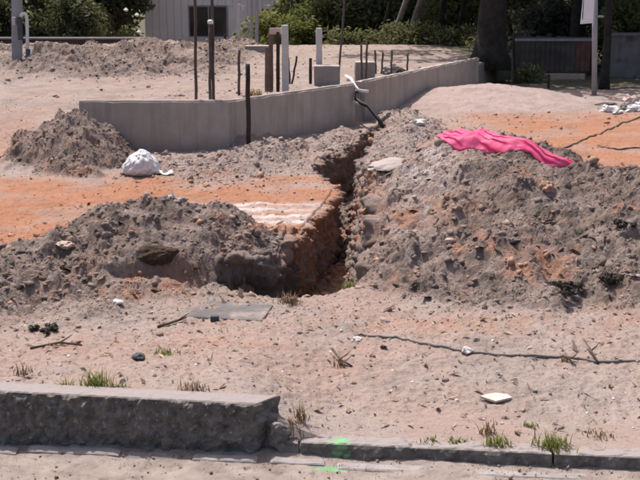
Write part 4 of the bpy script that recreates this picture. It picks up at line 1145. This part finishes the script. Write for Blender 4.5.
# white sack left
def sack():
    b = gp(142, 170, 0.14); bz = hz(*b)
    bm = bmesh.new(); bmesh.ops.create_icosphere(bm, subdivisions=5, radius=1.0)
    for v in bm.verts:
        p = v.co.copy(); h = (p.z + 1) / 2
        sx = 0.19 * (1 - 0.75 * h ** 1.4) ; sy = 0.16 * (1 - 0.6 * h)
        q_ = p * 2.2
        cr = mnoise.fractal(q_, 0.9, 2.0, 3) * 0.10 - 0.16 * abs(mnoise.noise(Vector((p.x * 6, p.y * 6, p.z * 2.5 + 4)))) + abs(mnoise.noise(Vector((p.x * 3, p.y * 3, p.z * 1.2)))) * 0.22
        f = 0.92 + cr + (0.05 + 0.10 * h) * (abs(math.sin(math.atan2(p.y, p.x) * 4.5 + 2.5 * mnoise.noise(p * 1.5))) - 0.5)
        v.co = Vector((p.x * sx * 1.15 * f / (abs(p.x) ** 2 + p.y ** 2 + 0.15) ** 0.12 - 0.015 + 0.02 * h, p.y * sy * f * 1.1, max(0, h) * 0.255 * (0.95 + 0.2 * cr)))
    me = bpy.data.meshes.new('sack'); bm.to_mesh(me); bm.free(); me.materials.append(M['white_plastic'])
    for p in me.polygons: p.use_smooth = True
    e = empty('plastic_sack', (b[0], b[1], bz - 0.02)); tag(e, 'crumpled white plastic sack on the ground before the foundation wall', 'sack')
    link(bpy.data.objects.new('bag', me), e)
    V = []; F = []
    for i in range(8):
        for j in range(5):
            x = 0.13 + 0.15 * i / 7; y = -0.08 + 0.10 * j / 4
            V.append((x, y, 0.035 + 0.03 * mnoise.noise(Vector((x * 22, y * 22, 1))) + 0.012 * math.sin(i * 1.3)))
    for i in range(7):
        for j in range(4): F.append((i * 5 + j, (i + 1) * 5 + j, (i + 1) * 5 + j + 1, i * 5 + j + 1))
    o = mesh_py('torn_flap', V, F, M['white_plastic'], e, True); md = o.modifiers.new('t', 'SOLIDIFY'); md.thickness = 0.003
sack()

def rock(name, X, Y, s, mt, label, cat='stone', group=None, seed=0, sub=3, dz=0.0, rz=0.0, rough_=0.45, tilt=0.0):
    bm = bmesh.new(); bmesh.ops.create_icosphere(bm, subdivisions=sub, radius=1.0)
    for v in bm.verts:
        f = 1 + rough_ * mnoise.fractal(v.co * 1.4 + Vector((seed * 3.1, seed, 0)), 0.8, 2.0, 4) + 0.3 * rough_ * mnoise.cell(v.co * 2.3 + Vector((seed, 0, 0)))
        v.co = Vector((v.co.x * s[0], v.co.y * s[1], v.co.z * s[2])) * f
    me = bpy.data.meshes.new(name); bm.to_mesh(me); bm.free(); me.materials.append(mt)
    o = link(bpy.data.objects.new(name, me)); o.rotation_euler = (tilt, 0.1 * math.sin(seed), rz)
    o.location = (X, Y, hz(X, Y) + s[2] * 0.4 + dz)
    return tag(o, label, cat, group)
def rock_px(name, px, py, z, s, mt, label, cat='stone', group=None, seed=0, **k_):
    X, Y = hit(px, py + 3); return rock(name, X, Y, s, mt, label, cat, group, seed, **k_)
rock('white_stone', dp(172, 200, 5.88).x, 5.86, (0.022, 0.018, 0.036), M['white_stone'], 'small upright white stone on the crest of the left mound', seed=1)
rock('grey_stone', dp(181, 205, 5.8).x, 5.80, (0.035, 0.03, 0.022), M['concrete'], 'grey stone beside the white one on the left mound crest', seed=2)
rock_px('white_stone', 118, 300, 0.16, (0.026, 0.02, 0.012), M['white_stone'], 'white chip lying on the front slope of the left mound', seed=3, sub=2)
rock_px('white_stone', 467, 350, 0.1, (0.027, 0.022, 0.018), M['white_stone'], 'white pebble lying against the thin grey hose', seed=4, sub=2)
rock_px('white_stone', 357, 337, 0.1, (0.022, 0.018, 0.012), M['white_stone'], 'pale pebble near the left end of the thin hose', seed=14, sub=2)
rock_px('grey_stone', 139, 355, 0.14, (0.03, 0.025, 0.015), M['dark_lid'], 'small dark stone near the weeds behind the tall kerb', seed=15, sub=2)
rock_px('lime_slab', 391, 168, 0.26, (0.18, 0.10, 0.025), M['concrete'], 'pale cement slab lying on the trench berm left of the pink sheet', 'slab', seed=5, rz=0.75, dz=0.03, rough_=0.25, tilt=0.12)
rock_px('white_stone', 418, 121, 0.3, (0.10, 0.07, 0.03), M['white_stone'], 'white fragment lying behind the right mound near the wall', seed=6, rz=0.5)
rock_px('white_stone', 351, 246, 0.02, (0.022, 0.02, 0.03), M['white_stone'], 'white stone stuck in the right bank of the trench', seed=7, sub=2, dz=0.06)
rock_px('pink_stone', 547, 187, 0.45, (0.040, 0.036, 0.034), simple('pink_lump', (0.34, 0.19, 0.14), (0.42, 0.26, 0.20), 9, 0.95, 0.1, 40, 0.5, 0.01), 'orange pink lump below the right end of the pink sheet', seed=8)
rock_px('tan_stone', 66, 244, 0.26, (0.05, 0.04, 0.022), M['tan'], 'flat tan stone on the left flank of the left mound', seed=9)
rock_px('pink_stone', 450, 239, 0.3, (0.028, 0.024, 0.016), M['tan'], 'pale pinkish chip in the middle of the right mound face', seed=10, sub=2)
rock_px('sod_lump', 150, 254, 0.30, (0.135, 0.06, 0.05), M['sod'], 'brown fibrous sod lump on the front of the left mound', 'sod', seed=11, tilt=0.2, dz=-0.03, rough_=0.25, sub=4)
def clump(px, py, z, r_, label, mt='leaf_dark', n=420, seed=0):  # dark leaf scatter; lower right mound ones stand in for shadowed hollows
    X, Y = hit(px, py + 5)
    me = leaf_cloud('dark_clump', n * 2, 0.009, [((random.gauss(0, r_ * 0.7), random.gauss(0, r_ * 0.6), r_ * 0.25 * random.random()), (r_ * (0.2 + 0.4 * random.random()), r_ * 0.4, r_ * (0.12 + 0.2 * random.random())), 1) for _ in range(13)], M[mt], seed)
    o = link(bpy.data.objects.new('dark_clump', me)); o.location = (X, Y, hz(X, Y)); return tag(o, label, 'dark clump')
clump(566, 284, 0.24, 0.07, 'dark scraps standing in for a shadowed hollow near the foot of the right mound', 'roots_and_shade', 520, 1)
clump(619, 276, 0.26, 0.07, 'dark scraps standing in for a shadowed hollow furthest right on the right mound', 'roots_and_shade', 560, 2)
clump(624, 221, 0.4, 0.045, 'small dark clump high on the right mound', 'roots_and_shade', 360, 3)
clump(48, 325, 0.15, 0.045, 'dark clump at the left foot of the left mound', 'roots_and_shade', 360, 4)
clump(66, 265, 0.24, 0.035, 'dark grey clump halfway up the left mound flank', 'roots_and_shade', 260, 5)
# broken tile on the verge
X, Y = gp(496, 395, 0.075)
V = [(-0.062, -0.006, 0), (-0.005, -0.034, 0), (0.064, 0.004, 0), (0.046, 0.026, 0), (0.0, 0.030, 0), (-0.03, 0.016, 0)]
n = len(V); V2 = V + [(x, y, 0.009) for x, y, z in V]
o = mesh_py('broken_tile', V2, [tuple(range(n - 1, -1, -1)), tuple(range(n, 2 * n))] + [(i, (i + 1) % n, n + (i + 1) % n, n + i) for i in range(n)], M['tile'])
o.rotation_euler = (R(9), R(3), R(-4)); place(o, X, Y, 0.014); tag(o, 'broken pale tile fragment lying on the verge', 'tile')
# hose
def ground_line(name, px_pts, z, r, mt, label, cat, lift=0.4, n=8, per=10):
    P = [gp(x, y, z) for x, y in px_pts]; Q = []
    for i in range(len(P) - 1):
        p_1 = P[max(0, i - 1)]; p0_, p1_ = P[i], P[i + 1]; p2_ = P[min(len(P) - 1, i + 2)]
        for s in range(per):
            t_ = s / per
            f = lambda a, b, c_, d: 0.5 * (2 * b + (c_ - a) * t_ + (2 * a - 5 * b + 4 * c_ - d) * t_ ** 2 + (3 * b - a - 3 * c_ + d) * t_ ** 3)
            Q.append((f(p_1[0], p0_[0], p1_[0], p2_[0]), f(p_1[1], p0_[1], p1_[1], p2_[1])))
    Q.append(P[-1])
    A_ = np.array(Q); zt, _ = terrain(A_[:, 0], A_[:, 1])
    for _ in range(2): zt[1:-1] = np.maximum(zt[1:-1], 0.25 * (zt[:-2] + 2 * zt[1:-1] + zt[2:]))
    m = MB(); m.tube([(a_, b_, c_ + r * lift) for (a_, b_), c_ in zip(Q, zt)], r, n)
    o = m.build(name, mt, None, True); return tag(o, label, cat)
ground_line('hose', [(358, 334), (385, 336), (405, 339), (420, 344), (445, 347), (480, 351), (520, 353), (560, 354), (600, 357), (650, 359), (720, 362)], 0.1, 0.0065, M['hose'], 'thin grey hose lying across the verge on the right', 'hose', 0.6)
ground_line('cable', [(555, 152), (575, 145), (590, 138), (604, 132), (622, 124), (645, 116), (680, 106)], 0.1, 0.010, M['wood'], 'dark cable running diagonally over the orange soil', 'cable', 0.7)
ground_line('cable', [(598, 146), (606, 149), (622, 149.5), (645, 150), (690, 151)], 0.1, 0.010, M['wood'], 'short dark cable lying level on the orange soil at right', 'cable', 0.7)
def twig(px_pts, z, hts, r, label, name='twig'):
    m = MB(); pts = []
    for (x, y), h in zip(px_pts, hts):
        X, Y = gp(x, y, z); pts.append((X, Y, hz(X, Y) + h))
    m.tube(pts, [r * (1 - 0.5 * i / len(pts)) for i in range(len(pts))], 6)
    for i in (1,):
        s = Vector(pts[i]); m.tube([s, s + Vector((0.03, 0.02, 0.015)), s + Vector((0.045, 0.05, 0.02))], [r * 0.7, r * 0.5, r * 0.2], 5)
    o = m.build(name, M['twig'], None, True); tag(o, label, 'twig')
twig([(598, 358), (591, 351), (584, 344)], 0.1, [0.01, 0.02, 0.035], 0.006, 'short bent dark twig leaning over the hose at right')
twig([(562, 357), (570, 358), (576, 363)], 0.1, [0.03, 0.012, 0.006], 0.005, 'small dark twig lying across the hose')
twig([(158, 329), (178, 323), (186, 319)], 0.1, [0.006, 0.012, 0.012], 0.007, 'dark twig in front of the grey concrete slab')
twig([(332, 352), (340, 356), (352, 362)], 0.1, [0.03, 0.01, 0.006], 0.006, 'short dark twig on bare sand left of the hose')
twig([(30, 346), (60, 341), (82, 343)], 0.14, [0.006, 0.014, 0.008], 0.006, 'thin twig at the foot of the left mound')

# weeds
def weed(px, py, z, n, h, mt, label, spread=0.06, group=None, wid=0.0016, name='weed', seed=0):
    n = int(n * 2.6); spread *= 0.6
    r = random.Random(seed + int(px)); X, Y = gp(px, py, z)
    V = []; F = []; tone = []
    for i in range(n):
        a = r.random() * 6.283; b0_ = Vector((r.gauss(0, spread * 0.45), r.gauss(0, spread * 0.35), 0))
        l = h * (0.45 + 0.75 * r.random()); out = Vector((math.cos(a), math.sin(a), 0)); sd = Vector((-math.sin(a), math.cos(a), 0))
        t_ = r.random(); lean = 0.25 + 0.9 * r.random(); base = len(V)
        for k_ in range(5):
            f = k_ / 4; p = b0_ + out * l * lean * 0.6 * f * f + Vector((0, 0, l * f * (1 - 0.25 * lean * f) - 0.004)); ww = wid * (1 - f * 0.85) * (1 + 1.2 * math.sin(f * 3.1))
            V += [p - sd * ww, p + sd * ww]; tone += [t_, t_]
        F += [(base + 2 * k_, base + 2 * k_ + 1, base + 2 * k_ + 3, base + 2 * k_ + 2) for k_ in range(4)]
    o = mesh_obj(name, V, F, mt, None, False, {'tone': tone}); o.location = (X, Y, hz(X, Y))
    return tag(o, label, 'weed', group)
weed(96, 384, 0.19, 46, 0.075, M['grass'], 'biggest green weed tuft just behind the tall kerb', 0.11, name='grass_tuft')
weed(66, 384, 0.19, 12, 0.045, M['grass'], 'small green tuft left of the biggest weed behind the tall kerb', 0.06, name='grass_tuft')
weed(118, 386, 0.19, 14, 0.04, M['grass'], 'small green tuft right of the biggest weed behind the tall kerb', 0.05, name='grass_tuft')
weed(22, 372, 0.18, 14, 0.06, M['dry'], 'thin dry weed at the left edge behind the tall kerb', 0.07)
weed(165, 358, 0.12, 22, 0.035, M['grass'], 'low green sprouts on the sand in front of the grey slab', 0.09, name='grass_tuft')
weed(193, 390, 0.18, 26, 0.045, M['dry'], 'low brown weed behind the middle of the tall kerb', 0.11)
weed(299, 426, 0.06, 16, 0.075, M['dry'], 'upright brown weed beside the broken end of the tall kerb', 0.05)
weed(292, 432, 0.06, 14, 0.03, M['dry'], 'low brown tuft touching the broken end of the tall kerb', 0.05)
weed(430, 441, 0.05, 26, 0.022, M['grass'], 'low green tuft behind the low kerb, leftmost of four', 0.08, name='grass_tuft')
weed(457, 441, 0.05, 24, 0.024, M['grass'], 'low green tuft behind the low kerb, second of four', 0.07, name='grass_tuft')
weed(499, 443, 0.05, 36, 0.04, M['grass'], 'olive grass tuft behind the low kerb, third of four', 0.10, name='grass_tuft')
weed(553, 445, 0.05, 56, 0.055, M['grass'], 'largest yellow green grass tuft behind the low kerb', 0.12, name='grass_tuft')
weed(487, 430, 0.06, 16, 0.06, M['dry'], 'thin dry stalks left of the third grass tuft', 0.05)
weed(530, 421, 0.07, 18, 0.025, M['grass'], 'tiny green sprout below the broken tile', 0.06, name='grass_tuft')
weed(565, 357, 0.1, 10, 0.05, M['dry'], 'small dry weed growing beside the hose', 0.04)
weed(340, 360, 0.1, 14, 0.05, M['dry'], 'dry brown weed on the sand left of the hose', 0.04)
weed(330, 298, 0.05, 60, 0.07, M['grass'], 'green weeds growing in the near end of the trench', 0.12)
weed(352, 286, 0.1, 36, 0.06, M['grass'], 'dark green weed on the right lip of the trench', 0.10)
weed(288, 302, 0.1, 44, 0.06, M['dry'], 'pale dry weed between the grey slab and the trench', 0.10)
weed(600, 432, 0.06, 22, 0.03, M['dry'], 'low brown weed right of the largest grass tuft', 0.10)
weed(560, 476, 0.0, 20, 0.02, M['dry'], 'low dry weed growing on the road below the low kerb', 0.10)
weed(255, 100, 0.5, 30, 0.14, M['dry'], 'dry brush on the fill behind the dark stake', 0.2, wid=0.008)

# rubbish at the right edge
RB = 'white rubbish heap at the right edge'
for i, (px, py, s, mt, lb) in enumerate([(611, 103, (0.13, 0.1, 0.06), 'white_plastic', 'white crumpled bag, leftmost of the rubbish at the right edge'), (627, 101, (0.10, 0.1, 0.07), 'concrete', 'grey lump in the rubbish at the right edge'),
                                         (636, 103, (0.12, 0.1, 0.07), 'white_plastic', 'white bag at the very right edge of the rubbish'), (619, 105, (0.07, 0.06, 0.03), 'white_stone', 'flat white scrap in front of the rubbish bags'),
                                         (630, 95, (0.09, 0.08, 0.10), 'house_trim', 'pinkish lump on top of the rubbish'), (606, 98, (0.14, 0.08, 0.03), 'black_pipe', 'black scrap behind the leftmost white bag'), (648, 100, (0.14, 0.1, 0.09), 'white_plastic', 'white bag just beyond the right edge of the frame')]):
    v = gp3(px, py, 0.22); rock('rubbish_bag' if 'bag' in lb else 'rubbish_scrap', v.x, v.y, s, M[mt], lb, 'rubbish', RB, 20 + i, rough_=0.6)
# rubble along the top of the receding wall
for i, (px, py, Y, s, mt, lb) in enumerate([(418, 68, 15.3, 0.06, 'concrete', 'grey rubble lump on the fill, leftmost along the receding wall'), (432, 66, 15.8, 0.055, 'dark_lid', 'dark rubble lump on the fill behind the receding wall'),
                                          (446, 62, 16.6, 0.05, 'white_stone', 'pale rubble lump near the end of the receding wall'), (403, 69, 15.0, 0.07, 'clump', 'dark clod on the fill beside the thin rods'), (392, 68, 15.4, 0.10, 'concrete', 'broad grey rubble lump between the thin rods')]):
    p = dp(px, py, Y); rock('rubble', p.x, Y, (s * 1.5, s, s), M[mt], lb, 'rubble', 'rubble behind the receding wall', 30 + i)

# ================================================================== CLODS, GRIT, LITTER (uncountable)
def ico(sub):
    bm = bmesh.new(); bmesh.ops.create_icosphere(bm, subdivisions=sub, radius=1.0)
    V = np.array([v.co[:] for v in bm.verts]); F = np.array([[v.index for v in f.verts] for f in bm.faces]); bm.free()
    return V, F
ICO1, ICO2 = ico(1), ico(2)
ICO0 = (np.array([(1, 0, 0), (-1, 0, 0), (0, 1, 0), (0, -1, 0), (0, 0, 1), (0, 0, -1)], float), np.array([(0, 2, 4), (2, 1, 4), (1, 3, 4), (3, 0, 4), (2, 0, 5), (1, 2, 5), (3, 1, 5), (0, 3, 5)]))
def clods(name, label, boxes, n, smin, smax, weight, sub=1, sink=0.35, power=2.6, seed=0, mt='clod', flatten=0.8, jit=0.34, category=None, pts=None):
    r = np.random.default_rng(seed)
    if pts is None:
        Xs = []; Ys = []
        tot = sum((b[1] - b[0]) * (b[3] - b[2]) for b in boxes)
        for b in boxes:
            k_ = int(n * 3 * (b[1] - b[0]) * (b[3] - b[2]) / tot); Xs.append(r.uniform(b[0], b[1], k_)); Ys.append(r.uniform(b[2], b[3], k_))
        X = np.concatenate(Xs); Y = np.concatenate(Ys)
        z, A_ = terrain(X, Y)
        wv = np.clip(weight(X, Y, A_), 0, 1)
        keep = np.where(r.random(len(X)) < wv)[0]
        r.shuffle(keep); keep = keep[:n]
        X, Y, z = X[keep], Y[keep], z[keep]; A_ = {k_: v[keep] for k_, v in A_.items()}
    else:
        keep = r.choice(len(pts[0]), n, replace=False); X, Y, z = pts[0][keep].T; A_ = {k_: v[keep] for k_, v in pts[1].items()}
    N = len(X)
    s = smin * (1 - r.random(N) * (1 - (smin / smax) ** power)) ** (-1 / power)
    bV, bF = (ICO0, ICO1, ICO2)[sub]
    nv = len(bV)
    rot = r.normal(size=(N, 4)); rot /= np.linalg.norm(rot, axis=1)[:, None]
    w_, x_, y_, z_ = rot.T
    Rm = np.stack([1 - 2 * (y_ * y_ + z_ * z_), 2 * (x_ * y_ - z_ * w_), 2 * (x_ * z_ + y_ * w_), 2 * (x_ * y_ + z_ * w_), 1 - 2 * (x_ * x_ + z_ * z_), 2 * (y_ * z_ - x_ * w_), 2 * (x_ * z_ - y_ * w_), 2 * (y_ * z_ + x_ * w_), 1 - 2 * (x_ * x_ + y_ * y_)], 1).reshape(N, 3, 3)
    jv = bV[None] * (1 + jit * r.normal(size=(N, nv, 1))) * (0.7 + 0.6 * r.random((N, 1, 3)))
    V = np.einsum('nij,nkj->nki', Rm, jv) * s[:, None, None]
    V[:, :, 2] *= flatten
    V += np.stack([X, Y, z + s * flatten * (0.5 - sink)], 1)[:, None, :]
    F = (bF[None] + (np.arange(N) * nv)[:, None, None]).reshape(-1, 3)
    orange = np.clip(A_['orange'] * (0.6 + 0.6 * r.random(N)) + (r.random(N) < 0.10) * 0.8, 0, 1)
    pale = np.clip((1 - A_['grey']) * (0.5 + 0.7 * r.random(N)) + (r.random(N) < 0.3) * 0.7 * r.random(N), 0, 1)
    dark = np.clip((r.random(N) < 0.05) * r.random(N) + 0.75 * A_['dark'], 0, 1)  # a few dark clods at random, plus the bank's painted shade
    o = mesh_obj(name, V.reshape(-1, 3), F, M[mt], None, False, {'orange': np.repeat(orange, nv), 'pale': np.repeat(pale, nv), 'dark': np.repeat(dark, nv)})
    tag(o, label, category or 'soil', kind='stuff')
    return o
clods('soil_clods', 'grey crumbly clods covering the left dirt mound', [(-2.4, 0.1, 4.6, 6.6)], 650, 0.009, 0.034, lambda X, Y, A_: 0.03 + 0.6 * A_['gl'] - A_['tm'], 1, seed=1, power=2.4, sink=0.5)
clods('soil_crumbs', 'fine crumbs covering the left dirt mound', [(-2.4, 0.1, 4.4, 6.6)], 13000, 0.0024, 0.010, lambda X, Y, A_: 0.06 + (0.25 + 0.75 * sstep(-0.2, 0.4, fbm(X, Y, 2.6, 3))) * A_['gl'] - A_['tm'], 0, seed=31, power=2.8)
clods('soil_clods', 'grey crumbly clods covering the right dirt mound', [(0.1, 3.2, 4.6, 8.0)], 1200, 0.009, 0.036, lambda X, Y, A_: 0.02 + 0.6 * A_['gr'] - A_['tm'], 1, seed=2, power=2.4, sink=0.5)
clods('soil_crumbs', 'fine crumbs covering the right dirt mound', [(0.1, 3.2, 4.5, 8.0)], 22000, 0.0024, 0.010, lambda X, Y, A_: 0.05 + (0.25 + 0.75 * sstep(-0.2, 0.4, fbm(X, Y, 2.6, 3))) * A_['gr'] - A_['tm'], 0, seed=32, power=2.8)
clods('soil_clods', 'bigger lumps scattered over both near dirt mounds', [(-2.4, 3.0, 4.7, 7.6)], 40, 0.016, 0.040, lambda X, Y, A_: 0.7 * np.maximum(A_['gl'], A_['gr']) - A_['tm'], 2, seed=3, power=2.2, sink=0.6)
clods('soil_clods', 'clods on the dark pile at the left end of the foundation wall', [(-4.6, -1.3, 8.3, 12.0)], 5000, 0.005, 0.04, lambda X, Y, A_: 0.05 + 1.0 * A_['gp'], 0, seed=4, power=2.6)
clods('soil_clods', 'broken soil between the foundation wall and the trench', [(-1.8, 2.2, 7.8, 13.0)], 5500, 0.006, 0.055, lambda X, Y, A_: 0.08 + 0.9 * A_['rub'] + 0.5 * A_['gb'] - A_['tm'], 0, seed=5, power=2.6)
clods('soil_clods', 'clods over the old dirt mounds in front of the house', [(-11, 1.0, 12.5, 27)], 15000, 0.010, 0.055, lambda X, Y, A_: 0.04 + 0.9 * A_['mm'], 0, seed=6, power=2.2)
clods('soil_clods', 'crumbs on the orange soil and the sand pile at right', [(1.0, 8.0, 8.0, 16.0)], 1500, 0.006, 0.035, lambda X, Y, A_: 0.3 - 0.27 * A_['sand'] - 0.1 * A_['gr'], 1, seed=7, power=2.4)
clods('soil_clods', 'crumbs of soil strewn over the sandy verge', [(-1.9, 2.0, 3.4, 5.0)], 3600, 0.0025, 0.014, lambda X, Y, A_: (Y > kerbY(X) + 0.12) * (0.25 + 0.5 * sstep(4.2, 4.8, Y)), 0, seed=8, power=2.6)
clods('soil_clods', 'crumbs on the orange flat left of the trench', [(-3.6, 0.1, 5.8, 9.2)], 1000, 0.004, 0.02, lambda X, Y, A_: 0.25 - A_['tm'] - 0.2 * A_['white'], 1, seed=9, power=2.6)
clods('soil_clods', 'lumps lying in the bottom of the trench', [(-0.65, 0.9, 5.0, 12.4)], 1800, 0.006, 0.05, lambda X, Y, A_: A_['tm'], 1, seed=10, power=2.0)
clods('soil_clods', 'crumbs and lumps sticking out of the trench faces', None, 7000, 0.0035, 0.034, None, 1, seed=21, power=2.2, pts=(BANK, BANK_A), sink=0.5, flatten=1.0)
clods('gravel', 'pale grit strewn over the sandy verge', [(-1.9, 2.0, 3.35, 4.9)], 220, 0.0025, 0.008, lambda X, Y, A_: (Y > kerbY(X) + 0.12) * 0.5, 1, seed=11, power=2.5, mt='white_stone', category='gravel')
rx_ = rng.uniform(-1.8, 1.8, 2600); ro_ = 0.02 + 0.5 * rng.random(2600) ** 1.6
rp_ = np.stack([rx_, kerbY(rx_) - ro_, 0.003 + 0 * rx_], 1)
ra_ = dict(orange=0 * rx_, grey=0.5 * rng.random(2600), dark=0.25 * (rng.random(2600) < 0.3))
clods('road_grit', 'crumbs and grit washed along the road edge', None, 2400, 0.0015, 0.010, None, 0, seed=41, power=2.6, pts=(rp_, ra_), category='gravel')
def litter(name, label, n, box, smin, smax, mt, seed, weight, cat='litter'):
    r = np.random.default_rng(seed)
    X = r.uniform(box[0], box[1], n * 2); Y = r.uniform(box[2], box[3], n * 2)
    z, A_ = terrain(X, Y); k_ = np.where(r.random(2 * n) < weight(X, Y, A_))[0][:n]; X, Y, z = X[k_], Y[k_], z[k_]; N = len(X)
    s = smin + (smax - smin) * r.random(N) ** 2
    a = r.uniform(0, 6.283, N); d = np.stack([np.cos(a), np.sin(a), 0.5 * r.normal(size=N)], 1); sd = np.stack([-np.sin(a), np.cos(a), 0.3 * r.normal(size=N)], 1)
    P = np.stack([X, Y, z + 0.004], 1); wd = (0.12 + 0.35 * r.random(N))[:, None]
    up = np.array([0, 0, 1.0]); sc = s[:, None]
    V = np.stack([P - d * sc, P + sd * sc * wd + up * sc * 0.15, P + d * sc, P - sd * sc * wd + up * sc * 0.25], 1).reshape(-1, 3)
    V[:, 2] = np.maximum(V[:, 2], np.repeat(z, 4) - 0.001)
    o = mesh_obj(name, V, np.arange(N * 4).reshape(N, 4), M[mt], None, False, {'tone': np.repeat(r.random(N), 4)}); tag(o, label, cat, kind='stuff')
litter('leaf_litter', 'dry leaf and straw scraps strewn over the verge', 900, (-1.9, 2.0, 3.4, 5.2), 0.006, 0.028, 'dry', 1, lambda X, Y, A_: (Y > kerbY(X) + 0.12) * 0.9)
litter('leaf_litter', 'dark root and bark scraps strewn over the verge', 700, (-1.9, 2.0, 3.4, 5.0), 0.004, 0.020, 'roots_and_shade', 3, lambda X, Y, A_: (Y > kerbY(X) + 0.12) * (0.25 + 0.6 * sstep(-0.1, 0.5, fbm(X, Y, 2.0, 3))))
litter('leaf_litter', 'dark bark and root scraps strewn over the mounds', 900, (-2.4, 3.0, 4.7, 7.5), 0.01, 0.05, 'twig', 2, lambda X, Y, A_: 0.2 + 0.6 * A_['rough'] - A_['tm'])
